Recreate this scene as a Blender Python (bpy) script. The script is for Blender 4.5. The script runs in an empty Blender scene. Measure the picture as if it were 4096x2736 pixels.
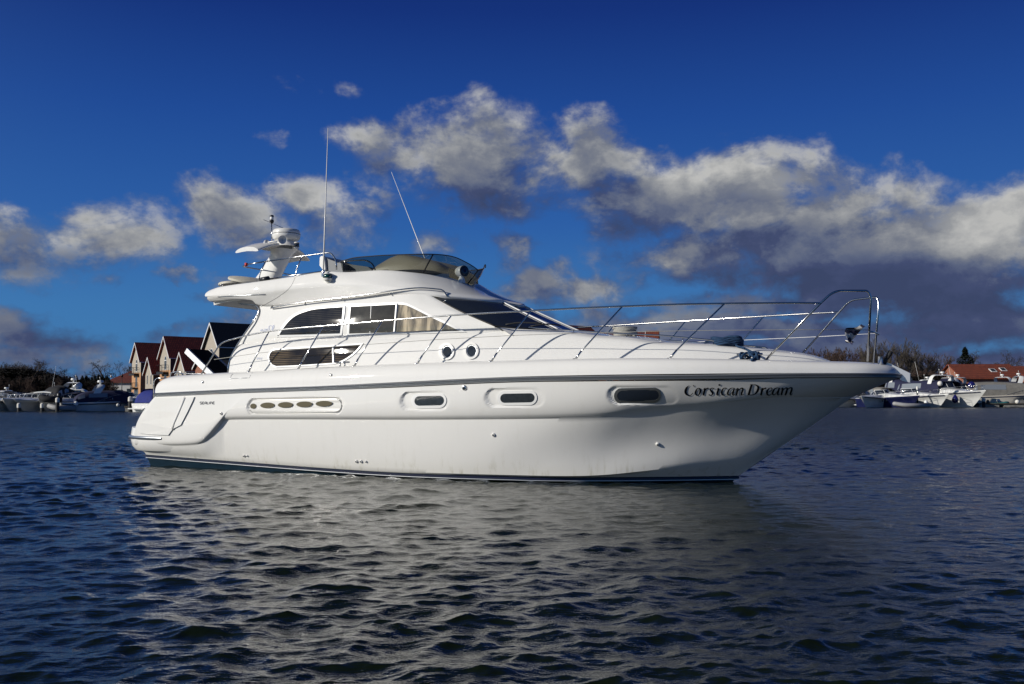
import bpy, bmesh, math, random
import numpy as np
from mathutils import Vector, Matrix
from mathutils.bvhtree import BVHTree
from mathutils.geometry import tessellate_polygon

SC = bpy.context.scene
COL = SC.collection
R = math.radians

# ------------------------------------------------------------------ camera
FP = 970.0            # focal length in pixels of the 1024 px wide frame
EYE = 1.37            # camera height above the water
PITCH = math.atan(54 / FP)
cam_d = bpy.data.cameras.new('camera')
cam_d.sensor_width = 36.0
cam_d.lens = FP / 1024 * 36.0
cam_d.clip_start = 0.1
cam_d.clip_end = 20000
cam = bpy.data.objects.new('camera', cam_d)
COL.objects.link(cam)
cam.location = (0, 0, EYE)
cam.rotation_euler = (R(90) + PITCH, 0, 0)
SC.camera = cam

# ------------------------------------------------------------------ sun and sky
SUN_AZ = (-0.925, -0.38)      # horizontal direction towards the sun
SUN_EL = R(21.5)
sun_d = bpy.data.lights.new('sun', 'SUN')
sun_d.energy = 4.2
sun_d.angle = R(0.53)
sun_d.color = (1.0, 0.95, 0.865)
sun = bpy.data.objects.new('sun', sun_d)
COL.objects.link(sun)
_n = math.hypot(*SUN_AZ)
SUN_DIR = Vector((SUN_AZ[0] / _n * math.cos(SUN_EL), SUN_AZ[1] / _n * math.cos(SUN_EL), math.sin(SUN_EL)))
sun.rotation_euler = SUN_DIR.to_track_quat('Z', 'Y').to_euler()
sun.location = SUN_DIR * 60

SC.view_settings.view_transform = 'Standard'
SC.view_settings.look = 'None'
SC.view_settings.exposure = 0.0
SC.view_settings.gamma = 1.0
SC.cycles.max_bounces = 8
SC.cycles.sample_clamp_indirect = 20.0
SC.cycles.caustics_reflective = True
SC.cycles.use_denoising = True


class NT:
    """small helper to write node trees"""
    def __init__(s, tree):
        s.t = tree
        tree.nodes.clear()

    def n(s, kind, **kw):
        nd = s.t.nodes.new(kind)
        for k, v in kw.items():
            if k == 'ins':
                for kk, vv in v.items():
                    s.set(nd, kk, vv)
            else:
                setattr(nd, k, v)
        return nd

    def set(s, nd, k, v):
        sock = nd.inputs[k]
        if hasattr(v, 'is_output'):
            s.t.links.new(v, sock)
        elif isinstance(v, bpy.types.Node):
            s.t.links.new(v.outputs[0], sock)
        else:
            sock.default_value = v

    def m(s, op, a, b=0.0, c=0.0, clamp=False):
        nd = s.n('ShaderNodeMath', operation=op, use_clamp=clamp)
        s.set(nd, 0, a); s.set(nd, 1, b)
        if op in ('MULTIPLY_ADD', 'SMOOTH_MIN', 'SMOOTH_MAX'):
            s.set(nd, 2, c)
        return nd.outputs[0]

    def v(s, op, a, b=None, scale=None):
        nd = s.n('ShaderNodeVectorMath', operation=op)
        s.set(nd, 0, a)
        if b is not None: s.set(nd, 1, b)
        if scale is not None: s.set(nd, 'Scale', scale)
        return nd.outputs['Value'] if op in ('LENGTH', 'DOT_PRODUCT', 'DISTANCE') else nd.outputs[0]

    def mix(s, f, a, b):
        nd = s.n('ShaderNodeMix', data_type='RGBA')
        s.set(nd, 0, f); s.set(nd, 6, a); s.set(nd, 7, b)
        return nd.outputs[2]

    def rng(s, x, a, b, c=0.0, d=1.0, smooth=True):
        nd = s.n('ShaderNodeMapRange', interpolation_type='SMOOTHSTEP' if smooth else 'LINEAR')
        s.set(nd, 0, x)
        for i, q in enumerate((a, b, c, d)):
            s.set(nd, i + 1, q)
        return nd.outputs[0]

    def noise(s, vec, scale, detail=4.0, rough=0.55, dist=0.0):
        nd = s.n('ShaderNodeTexNoise')
        s.set(nd, 'Vector', vec); s.set(nd, 'Scale', scale); s.set(nd, 'Detail', detail)
        s.set(nd, 'Roughness', rough); s.set(nd, 'Distortion', dist)
        return nd.outputs[0]


def dirang(px, py):
    """photo pixel -> azimuth, elevation (radians)"""
    u = (px / 4 - 512) / FP; v = (342 - py / 4) / FP
    y = math.cos(PITCH) - v * math.sin(PITCH); z = math.sin(PITCH) + v * math.cos(PITCH)
    return math.atan2(u, y), math.atan2(z, math.hypot(u, y))


# cloud banks: centre (photo px), half width, half height (photo px), weight
CLOUDS = [
    (60, 900, 230, 130, 0.95), (420, 900, 250, 110, 0.8), (660, 850, 160, 110, 0.7), (920, 850, 200, 130, 1.0), (1050, 930, 140, 90, .6),
    (1180, 760, 120, 80, .75), (1380, 870, 180, 150, .6), (1560, 560, 210, 130, 0.95), (1900, 620, 330, 190, 1.05), (2020, 760, 230, 100, .9),
    (1480, 480, 120, 60, .6), (1420, 700, 110, 120, .55), (2330, 560, 170, 140, 1.0), (2480, 620, 150, 110, .8),
    (2680, 780, 330, 170, 1.15), (3000, 720, 320, 180, 1.2), (3300, 860, 330, 200, 1.1), (3150, 930, 380, 150, 1.2),
    (2900, 1020, 420, 120, 1.1), (3750, 960, 420, 150, 1.15), (3960, 890, 230, 130, 1.15), (3600, 1080, 620, 120, 1.2), (3300, 1180, 900, 80, .85),
    (2060, 960, 110, 90, .8), (2260, 1060, 90, 60, .7), (1760, 960, 110, 70, .6), (2200, 1130, 320, 60, .85), (1980, 1140, 140, 50, .6),
    (680, 1060, 90, 26, .62), (900, 1090, 110, 45, .62), (1090, 500, 70, 40, .36), (1150, 280, 160, 40, .32), (1450, 285, 90, 40, .30),
    (660, 1265, 140, 52, .85), (180, 1290, 330, 80, .8), (420, 1375, 420, 60, .75), (120, 1380, 300, 60, .75), (960, 1290, 130, 40, .6), (100, 1230, 110, 35, .55),
    (820, 1140, 90, 26, .55), (3000, 1300, 1100, 70, 1.1), (3800, 1240, 500, 90, 1.2), (2400, 1300, 500, 60, 1.0), (420, 1060, 80, 30, .55),
    (1500, 1290, 900, 70, .85), (3300, 1430, 1300, 120, 1.25), (2300, 1400, 700, 90, 1.05), (2500, 1230, 420, 50, .85), (3000, 1180, 380, 50, .95), (250, 1470, 700, 100, .8), (1300, 1430, 900, 90, .8), (3500, 1000, 700, 200, 1.0), (1330, 900, 160, 110, .6),
    (-900, 1330, 700, 120, .9), (-2500, 1300, 900, 120, .9), (5000, 1250, 900, 160, .9), (6500, 1200, 900, 160, .8),
]
SKY_SEED = 3.7


def build_world():
    w = bpy.data.worlds.new('World'); SC.world = w; w.use_nodes = True
    g = bpy.data.node_groups.new('cloud_density', 'ShaderNodeTree')
    g.interface.new_socket('P', in_out='INPUT', socket_type='NodeSocketVector')
    g.interface.new_socket('D', in_out='OUTPUT', socket_type='NodeSocketFloat')
    g.interface.new_socket('E', in_out='OUTPUT', socket_type='NodeSocketFloat')
    G = NT(g)
    gi = G.n('NodeGroupInput'); go = G.n('NodeGroupOutput')
    P = gi.outputs[0]
    # warp the lookup so outlines are ragged
    nz = G.n('ShaderNodeTexNoise', ins={'Vector': P, 'Scale': 7.0, 'Detail': 6.0, 'Roughness': .6})
    wv = G.v('SCALE', G.v('SUBTRACT', nz.outputs['Color'], (.5, .5, .5)), scale=0.15)
    wv = G.v('MULTIPLY', wv, (1, .55, 0))
    Q = G.v('ADD', P, wv)
    acc = None
    for (cx, cy, rx, ry, wt) in CLOUDS:
        a, e = dirang(cx, cy)
        d = G.v('SUBTRACT', Q, (a, e, 0))
        d = G.v('MULTIPLY', d, (3880 / rx / 1.35, 3880 / ry / 1.35, 0))
        r = G.v('LENGTH', d)
        f = G.rng(r, 1.42, 0.1, 0.0, wt)
        acc = f if acc is None else G.m('SMOOTH_MAX', acc, f, .12)
    fb = G.noise(G.v('ADD', G.v('MULTIPLY', P, (1, 1.5, 1)), (SKY_SEED, 1.3, 0)), 11.0, 9.0, .58, .3)
    fb2 = G.noise(G.v('ADD', G.v('MULTIPLY', P, (1, 1.3, 1)), (SKY_SEED * 2, 4.3, 0)), 34.0, 6.0, .6, .1)
    D = G.m('ADD', G.m('MULTIPLY', G.m('SUBTRACT', fb, .5), 1.75), G.m('MULTIPLY', G.m('SUBTRACT', fb2, .5), .70))
    D = G.m('ADD', acc, G.m('MULTIPLY', D, G.rng(acc, 0.0, .30)))
    G.set(go, 0, D); G.set(go, 1, acc)

    W = NT(w.node_tree)
    out = W.n('ShaderNodeOutputWorld'); bg = W.n('ShaderNodeBackground')
    sky = W.n('ShaderNodeTexSky', sky_type='NISHITA')
    sky.sun_disc = False
    sky.sun_elevation = SUN_EL
    sky.sun_rotation = math.atan2(SUN_DIR.x, SUN_DIR.y)
    sky.air_density = 0.9; sky.dust_density = 0.1; sky.ozone_density = 3.0; sky.altitude = 0
    tc = W.n('ShaderNodeTexCoord')
    sep = W.n('ShaderNodeSeparateXYZ', ins={0: tc.outputs['Generated']})
    az = W.m('ARCTAN2', sep.outputs[0], sep.outputs[1])
    el = W.m('ARCSINE', sep.outputs[2])
    comb = W.n('ShaderNodeCombineXYZ', ins={0: az, 1: el, 2: 0.0})
    P = W.v('ADD', comb.outputs[0], (0, .010, 0))
    def cl(p):
        nd = W.n('ShaderNodeGroup'); nd.node_tree = g
        W.set(nd, 0, p)
        return nd
    c0 = cl(P); c1 = cl(W.v('ADD', P, (-.012, .026, 0))); c2 = cl(W.v('ADD', P, (-.035, .075, 0)))
    D0, E0, D1, E1 = c0.outputs[0], c0.outputs[1], c1.outputs[0], c1.outputs[1]
    alpha = W.rng(D0, .26, .98)
    # light upper left rims, darker thick bases
    rimE = W.rng(W.m('SUBTRACT', E0, E1), -.30, .34, smooth=False)
    rimN = W.rng(W.m('SUBTRACT', W.m('SUBTRACT', D0, E0), W.m('SUBTRACT', D1, E1)), -.22, .22, smooth=False)
    rimL = W.rng(W.m('SUBTRACT', D0, c2.outputs[0]), -.50, .62, smooth=False)
    lit = W.m('ADD', W.m('MULTIPLY', rimL, .46), W.m('ADD', W.m('MULTIPLY', rimE, .16), W.m('MULTIPLY', rimN, .38)))
    lit = W.rng(lit, .15, 1.02, smooth=False)
    thick = W.rng(D0, .7, 1.5)
    low = W.rng(el, R(2), R(9))
    lit = W.m('MULTIPLY', lit, W.m('SUBTRACT', 1.0, W.m('MULTIPLY', thick, .45)))
    lit = W.m('MULTIPLY', lit, W.m('MULTIPLY_ADD', low, .32, .68))
    # thin sunlit places and thick shaded places in the banks
    for (cx, cy, rx, ry, g_) in ((3960, 880, 190, 130, .42), (2830, 660, 260, 70, .20), (1350, 800, 110, 80, .18), (2850, 1035, 330, 45, .22), (3120, 700, 120, 70, .18), (2080, 940, 80, 70, .20),
                                 (3350, 1060, 620, 60, -.30), (2950, 900, 260, 40, -.22), (1900, 760, 300, 50, -.18), (150, 1000, 260, 50, -.25), (2450, 720, 160, 60, -.15), (350, 1300, 260, 50, -.22), (3700, 1150, 500, 60, -.25)):
        a_, e0_ = dirang(cx, cy)
        d_ = W.v('MULTIPLY', W.v('SUBTRACT', P, (a_, e0_, 0)), (3880 / rx, 3880 / ry, 0))
        lit = W.m('ADD', lit, W.m('MULTIPLY', W.rng(W.v('LENGTH', d_), 1.6, 0.2), g_))
    ramp = W.n('ShaderNodeValToRGB', ins={0: lit})
    cr = ramp.color_ramp
    cr.elements[0].position = 0.0; cr.elements[0].color = (0.044, 0.062, 0.135, 1)
    cr.elements[1].position = 1.0; cr.elements[1].color = (0.50, 0.50, 0.49, 1)
    for p_, c_ in ((.2, (.055, .074, .160, 1)), (.4, (.105, .130, .21, 1)), (.6, (.185, .203, .25, 1)), (.8, (.32, .33, .345, 1))):
        e_ = cr.elements.new(p_); e_.color = c_
    # deep polarised winter blue: the Nishita sky pulled towards the photograph's own gradient
    rp = W.n('ShaderNodeValToRGB', ins={0: W.m('DIVIDE', el, R(90))})
    q = rp.color_ramp
    q.elements[0].position = 0.0; q.elements[0].color = (.050, .20, .43, 1)
    q.elements[1].position = 1.0; q.elements[1].color = (.0018, .009, .042, 1)
    for d_, c_ in ((5, (.042, .175, .43, 1)), (10, (.023, .110, .375, 1)), (16, (.012, .066, .30, 1)), (22, (.0056, .029, .19, 1)), (31, (.0024, .014, .09, 1)), (50, (.0015, .009, .045, 1))):
        e_ = q.elements.new(d_ / 90); e_.color = c_
    own = W.v('SCALE', rp.outputs[0], scale=1 / SKY_STRENGTH)
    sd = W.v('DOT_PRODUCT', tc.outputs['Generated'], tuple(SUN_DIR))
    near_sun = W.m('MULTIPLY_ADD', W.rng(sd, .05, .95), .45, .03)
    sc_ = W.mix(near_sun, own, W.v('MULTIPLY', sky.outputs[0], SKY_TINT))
    cloud = W.v('SCALE', ramp.outputs[0], scale=CLOUD_GAIN)
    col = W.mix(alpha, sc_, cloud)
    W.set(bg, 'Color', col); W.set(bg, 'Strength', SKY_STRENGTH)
    W.t.links.new(bg.outputs[0], out.inputs[0])


SKY_STRENGTH = 0.10
SKY_TINT = (0.8, 0.85, .9)
CLOUD_GAIN = 1.0 / SKY_STRENGTH
build_world()

# ------------------------------------------------------------------ materials
def mat(name, color, rough=.5, metal=0.0, coat=0.0, spec=.5, var=0.0, vscale=4.0, bump=0.0, bscale=40.0, alpha=None, trans=0.0, ior=1.5):
    m = bpy.data.materials.new(name); m.use_nodes = True
    N = NT(m.node_tree)
    o = N.n('ShaderNodeOutputMaterial'); b = N.n('ShaderNodeBsdfPrincipled')
    N.t.links.new(b.outputs[0], o.inputs[0])
    c = tuple(color) + (1,)
    tc = N.n('ShaderNodeTexCoord')
    if var > 0:
        nz = N.noise(tc.outputs['Object'], vscale, 6, .6)
        f = N.rng(nz, .3, .7)
        dark = tuple(x * (1 - var) for x in color) + (1,)
        N.set(b, 'Base Color', N.mix(f, dark, c))
    else:
        N.set(b, 'Base Color', c)
    if bump > 0:
        nz = N.noise(tc.outputs['Object'], bscale, 4, .6)
        bn = N.n('ShaderNodeBump', ins={'Strength': bump, 'Distance': .01, 'Height': nz})
        N.set(b, 'Normal', bn.outputs[0])
    N.set(b, 'Roughness', rough); N.set(b, 'Metallic', metal); N.set(b, 'Specular IOR Level', spec)
    N.set(b, 'Coat Weight', coat); N.set(b, 'Coat Roughness', .04)
    N.set(b, 'Transmission Weight', trans); N.set(b, 'IOR', ior)
    if alpha is not None: N.set(b, 'Alpha', alpha)
    return m


M = {}
def gelcoat(name, color, wob=.012):
    m = bpy.data.materials.new(name); m.use_nodes = True
    N = NT(m.node_tree)
    o = N.n('ShaderNodeOutputMaterial'); b = N.n('ShaderNodeBsdfPrincipled')
    N.t.links.new(b.outputs[0], o.inputs[0])
    tc = N.n('ShaderNodeTexCoord'); ob = tc.outputs['Object']
    sep = N.n('ShaderNodeSeparateXYZ', ins={0: ob})
    # faint vertical run-off streaks and grime just above the water
    st = N.noise(N.v('MULTIPLY', ob, (9, 9, .7)), 1.0, 5, .65)
    st = N.rng(st, .5, .8)
    low = N.m('ADD', N.rng(sep.outputs[2], .55, .12), N.m('MULTIPLY', N.rng(sep.outputs[2], .34, .14), 1.2))
    f = N.m('ADD', N.m('MULTIPLY', st, .10), N.m('MULTIPLY', low, N.m('MULTIPLY_ADD', st, .35, .10)))
    c = N.mix(f, tuple(color) + (1,), (color[0] * .62, color[1] * .60, color[2] * .50, 1))
    N.set(b, 'Base Color', c)
    nz = N.noise(ob, 1.6, 2, .5)
    bn = N.n('ShaderNodeBump', ins={'Strength': .35, 'Distance': wob, 'Height': nz})
    N.set(b, 'Normal', bn.outputs[0]); N.set(b, 'Coat Normal', bn.outputs[0])
    N.set(b, 'Roughness', .55); N.set(b, 'Specular IOR Level', .2); N.set(b, 'Coat Weight', .9); N.set(b, 'Coat Roughness', .03)
    return m
M['white'] = gelcoat('white_gelcoat', (.765, .755, .72))
M['white2'] = mat('white_paint', (.74, .73, .69), .3, coat=.3)
M['cream'] = mat('aged_cream', (.62, .58, .47), .45, var=.2, vscale=6)
M['beige'] = mat('beige_moulding', (.46, .42, .33), .45, coat=.2)
M['steel'] = mat('stainless_steel', (.56, .555, .54), .16, metal=1.0)
M['rail_grey'] = mat('rubbing_strake_grey', (.42, .44, .46), .28, metal=.85)
M['black'] = mat('black_plastic', (.015, .015, .017), .4)
M['rubber'] = mat('black_rubber', (.02, .02, .02), .7)
M['navy'] = mat('navy_antifouling', (.012, .035, .058), .35, var=.3, vscale=7)
M['navyline'] = mat('dark_navy_line', (.006, .008, .030), .3)
M['glass'] = mat('dark_window_glass', (.018, .024, .036), .05, spec=.7)
M['portglass'] = mat('round_port_glass', (.035, .042, .048), .04, var=.3, vscale=20, spec=.6)
M['alu'] = mat('white_aluminium_frame', (.78, .78, .76), .3)
M['grey_seat'] = mat('grey_vinyl', (.16, .17, .18), .55)
M['fabric_blue'] = mat('blue_rope_fibre', (.006, .045, .12), .8, var=.5, vscale=60, bump=.6, bscale=90)
M['rope_white'] = mat('white_rope_fibre', (.40, .39, .35), .8, var=.3, vscale=50, bump=.5)
M['ink'] = mat('black_lettering', (.004, .005, .010), .35)
M['grey_ink'] = mat('grey_lettering', (.06, .065, .075), .4)
M['red'] = mat('red_plastic', (.6, .04, .02), .5)
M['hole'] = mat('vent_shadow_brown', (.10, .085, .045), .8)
M['green_lens'] = mat('dark_green_lens', (.005, .05, .05), .1, spec=.8)


M['alu_dull'] = mat('dull_aluminium', (.55, .56, .57), .38, metal=.7)
M['matt_black'] = mat('matt_black_tread', (.006, .006, .007), .9, spec=.15)


def tinted(name, col):
    m = bpy.data.materials.new(name); m.use_nodes = True
    N = NT(m.node_tree)
    o = N.n('ShaderNodeOutputMaterial')
    tr = N.n('ShaderNodeBsdfTransparent', ins={0: tuple(col) + (1,)})
    gl = N.n('ShaderNodeBsdfGlossy', ins={'Color': (1, 1, 1, 1), 'Roughness': .02})
    fr = N.n('ShaderNodeFresnel', ins={'IOR': 1.5})
    mx = N.n('ShaderNodeMixShader', ins={0: fr.outputs[0], 1: tr.outputs[0], 2: gl.outputs[0]})
    N.t.links.new(mx.outputs[0], o.inputs[0])
    return m
M['tint'] = tinted('smoked_acrylic', (.36, .38, .36))


def slatglass(name, dark, light, freq, axis=2, rough=.02):
    """dark glass with venetian blinds seen behind it"""
    m = bpy.data.materials.new(name); m.use_nodes = True
    N = NT(m.node_tree)
    o = N.n('ShaderNodeOutputMaterial'); b = N.n('ShaderNodeBsdfPrincipled')
    N.t.links.new(b.outputs[0], o.inputs[0])
    tc = N.n('ShaderNodeTexCoord'); ob = tc.outputs['Object']
    sep = N.n('ShaderNodeSeparateXYZ', ins={0: ob})
    ph = N.m('FRACT', N.m('MULTIPLY', sep.outputs[axis], freq))
    sl = N.rng(N.m('ABSOLUTE', N.m('SUBTRACT', ph, .5)), .12, .3)
    nz = N.noise(N.v('MULTIPLY', ob, (1.6, 1.6, 1.6)), 1.0, 3, .5)
    f = N.m('MULTIPLY', sl, N.rng(nz, .42, .66))
    N.set(b, 'Base Color', N.mix(f, tuple(dark) + (1,), tuple(light) + (1,)))
    N.set(b, 'Roughness', rough); N.set(b, 'Specular IOR Level', .6)
    return m
M['blind'] = slatglass('glass_with_grey_blind', (.010, .010, .011), (.06, .054, .042), 30)
M['blind_brown'] = slatglass('glass_with_brown_blind', (.014, .011, .007), (.13, .095, .05), 30)


def blend_glass():
    m = bpy.data.materials.new('bronze_film_glass'); m.use_nodes = True
    N = NT(m.node_tree)
    o = N.n('ShaderNodeOutputMaterial'); b = N.n('ShaderNodeBsdfPrincipled')
    N.t.links.new(b.outputs[0], o.inputs[0])
    ob = N.n('ShaderNodeTexCoord').outputs['Object']
    nz = N.noise(N.v('MULTIPLY', ob, (5.5, 5.5, 1.1)), 1.0, 5, .6, .6)
    f = N.rng(nz, .42, .68)
    N.set(b, 'Base Color', N.mix(f, (.13, .12, .10, 1), (.62, .52, .36, 1)))
    N.set(b, 'Roughness', .04); N.set(b, 'Metallic', .1)
    return m
M['bronze'] = blend_glass()
M['greyfilm'] = mat('grey_film_glass', (.085, .08, .066), .025, var=.6, vscale=1.6, spec=.5)


# ------------------------------------------------------------------ object helpers
def tag(o, label=None, cat=None, group=None, kind=None):
    if label: o['label'] = label
    if cat: o['category'] = cat
    if group: o['group'] = group
    if kind: o['kind'] = kind
    return o


def empty(name, loc=(0, 0, 0), rz=0.0):
    o = bpy.data.objects.new(name, None); COL.objects.link(o)
    o.location = loc; o.rotation_euler = (0, 0, rz); o.empty_display_size = .2
    return o


def mesh_obj(name, verts, faces, m, parent=None, smooth=True, mats=None, fm=None):
    me = bpy.data.meshes.new(name)
    me.from_pydata([tuple(v) for v in verts], [], [tuple(f) for f in faces])
    me.validate()
    if smooth:
        me.polygons.foreach_set('use_smooth', [True] * len(me.polygons))
    if mats:
        for q in mats: me.materials.append(q)
        if fm and len(fm) == len(me.polygons): me.polygons.foreach_set('material_index', fm)
    else:
        me.materials.append(m)
    o = bpy.data.objects.new(name, me); COL.objects.link(o)
    if parent is not None: o.parent = parent
    return o


class MB:
    """collects shapes, then links them as ONE mesh object"""
    def __init__(s): s.v = []; s.f = []; s.mi = []; s.cur = 0
    def add(s, vs, fs):
        b = len(s.v); s.v += [tuple(q) for q in vs]; s.f += [tuple(i + b for i in f) for f in fs]; s.mi += [s.cur] * len(fs)
        return s
    def box(s, c, d, rz=0.0):
        hx, hy, hz = d[0] / 2, d[1] / 2, d[2] / 2; cs, sn = math.cos(rz), math.sin(rz)
        vs = []
        for z in (-hz, hz):
            for x, y in ((-hx, -hy), (hx, -hy), (hx, hy), (-hx, hy)):
                vs.append((c[0] + x * cs - y * sn, c[1] + x * sn + y * cs, c[2] + z))
        return s.add(vs, [(3, 2, 1, 0), (4, 5, 6, 7), (0, 1, 5, 4), (1, 2, 6, 5), (2, 3, 7, 6), (3, 0, 4, 7)])
    def tube(s, pts, r, n=8, cap=True, rr=None):
        pts = [Vector(p) for p in pts]
        vs = []; fs = []
        up = Vector((0, 0, 1)); prev = None
        for i, p in enumerate(pts):
            t = (pts[min(i + 1, len(pts) - 1)] - pts[max(i - 1, 0)]).normalized()
            a = prev if prev is not None else (up if abs(t.z) < .9 else Vector((1, 0, 0)))
            a = (a - t * a.dot(t)).normalized(); b = t.cross(a); prev = a
            ra = rr[i] if rr else r
            for k in range(n):
                th = 2 * math.pi * k / n
                vs.append(p + a * math.cos(th) * ra + b * math.sin(th) * ra)
        for i in range(len(pts) - 1):
            for k in range(n):
                fs.append((i * n + k, i * n + (k + 1) % n, (i + 1) * n + (k + 1) % n, (i + 1) * n + k))
        if cap:
            fs.append(tuple(range(n - 1, -1, -1))); fs.append(tuple((len(pts) - 1) * n + k for k in range(n)))
        return s.add(vs, fs)
    def lathe(s, prof, c, n=24, axis=None):
        """prof: (radius, height) list, around local z through c; axis: direction of height"""
        q = Vector(axis).to_track_quat('Z', 'Y') if axis is not None else None
        vs = []; fs = []
        for r_, h in prof:
            for k in range(n):
                th = 2 * math.pi * k / n
                w = Vector((r_ * math.cos(th), r_ * math.sin(th), h))
                if q: w = q @ w
                vs.append(Vector(c) + w)
        for i in range(len(prof) - 1):
            for k in range(n):
                fs.append((i * n + k, i * n + (k + 1) % n, (i + 1) * n + (k + 1) % n, (i + 1) * n + k))
        fs.append(tuple(range(n - 1, -1, -1))); fs.append(tuple((len(prof) - 1) * n + k for k in range(n)))
        return s.add(vs, fs)
    def poly(s, pts, off):
        """polygon pts (3-D) given thickness by vector off"""
        n = len(pts); pts = [Vector(p) for p in pts]; off = Vector(off)
        tri = tessellate_polygon([pts])
        vs = pts + [p + off for p in pts]
        fs = [tuple(t) for t in tri] + [tuple(i + n for i in reversed(t)) for t in tri]
        fs += [(i, (i + 1) % n, (i + 1) % n + n, i + n) for i in range(n)]
        return s.add(vs, fs)
    def grid(s, rows, close=False):
        b = []; nc = len(rows[0])
        for r_ in rows: b += [tuple(p) for p in r_]
        fs = []
        for i in range(len(rows) - 1):
            for k in range(nc - 1):
                fs.append((i * nc + k, i * nc + k + 1, (i + 1) * nc + k + 1, (i + 1) * nc + k))
        return s.add(b, fs)
    def sphere(s, c, r, n=16, m_=10, sc=(1, 1, 1)):
        rows = []
        for i in range(m_ + 1):
            ph = math.pi * i / m_
            rows.append([(c[0] + r * sc[0] * math.sin(ph) * math.cos(2 * math.pi * k / n), c[1] + r * sc[1] * math.sin(ph) * math.sin(2 * math.pi * k / n), c[2] + r * sc[2] * math.cos(ph)) for k in range(n + 1)])
        return s.grid(rows)
    def build(s, name, m, parent=None, smooth=True, angle=None, mats=None):
        o = mesh_obj(name, s.v, s.f, m, parent, smooth, mats, s.mi if mats else None)
        if smooth and angle is not None:
            sharp(o, angle)
        return o


def sharp(o, deg=35):
    """mark edges sharper than deg and weld seams"""
    bm = bmesh.new(); bm.from_mesh(o.data)
    bmesh.ops.remove_doubles(bm, verts=bm.verts, dist=1e-5)
    bmesh.ops.recalc_face_normals(bm, faces=bm.faces)
    for e in bm.edges:
        if len(e.link_faces) == 2 and e.calc_face_angle(0) > R(deg): e.smooth = False
    bm.to_mesh(o.data); bm.free()
    return o


def cr(P, n):
    """Catmull-Rom through P, n samples per span"""
    P = [Vector(p) for p in P]
    out = []
    for i in range(len(P) - 1):
        p0 = P[i - 1] if i else P[0] * 2 - P[1]
        p3 = P[i + 2] if i + 2 < len(P) else P[-1] * 2 - P[-2]
        p1, p2 = P[i], P[i + 1]
        for k in range(n):
            t = k / n
            out.append(.5 * ((2 * p1) + (p2 - p0) * t + (2 * p0 - 5 * p1 + 4 * p2 - p3) * t * t + (3 * p1 - p0 - 3 * p2 + p3) * t ** 3))
    out.append(P[-1])
    return out


def net(rows, nu, nv):
    a = [cr(r_, nu) for r_ in rows]
    cols = [cr([a[i][k] for i in range(len(a))], nv) for k in range(len(a[0]))]
    return [[cols[k][i] for k in range(len(cols))] for i in range(len(cols[0]))]


def lerp_tab(tab):
    xs = [t[0] for t in tab]; ys = [t[1] for t in tab]
    def f(x):
        return float(np.interp(x, xs, ys))
    return f


def smooth_tab(tab, n=12):
    """smooth version of a table (Catmull-Rom in 2-D)"""
    d = cr([(a, b, 0) for a, b in tab], n)
    xs = [p.x for p in d]; ys = [p.y for p in d]
    for i in range(1, len(xs)):
        if xs[i] <= xs[i - 1]: xs[i] = xs[i - 1] + 1e-5
    def f(x):
        return float(np.interp(x, xs, ys))
    return f


def fillet(pts, r=.06, n=5):
    """round the corners of a polyline"""
    P = [Vector(p) for p in pts]; out = [P[0]]
    for i in range(1, len(P) - 1):
        a = P[i - 1] - P[i]; b = P[i + 1] - P[i]
        ra = min(r, a.length * .45, b.length * .45)
        s_ = P[i] + a.normalized() * ra; e = P[i] + b.normalized() * ra
        for k in range(n + 1):
            t = k / n
            out.append(s_ * (1 - t) ** 2 + P[i] * 2 * t * (1 - t) + e * t * t)
    out.append(P[-1])
    return out


# photo pixel (4096 wide) -> point at a known distance
def ray(px, py):
    u = (px / 4 - 512) / FP; v = (342 - py / 4) / FP
    return Vector((u, math.cos(PITCH) - v * math.sin(PITCH), math.sin(PITCH) + v * math.cos(PITCH)))


def wp(px, py, D):
    d = ray(px, py)
    return Vector((0, 0, EYE)) + d * (D / d.y)

# the yacht's own frame: x forward, y to port, z up from the waterline
YAW = R(27.2); CA, SA = math.cos(YAW), math.sin(YAW)
OX, OY = -6.4527, 20.7443

def lray(px, py):
    d = ray(px, py)
    o = Vector((-OX * CA + OY * SA, -OX * SA - OY * CA, EYE))
    return o, Vector((d.x * CA - d.y * SA, d.x * SA + d.y * CA, d.z))


def at(px, py, b):
    """point of the yacht b metres to starboard of its centreline seen at a photo pixel"""
    o, d = lray(px, py)
    t = (-b - o.y) / d.y
    return o + d * t

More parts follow.
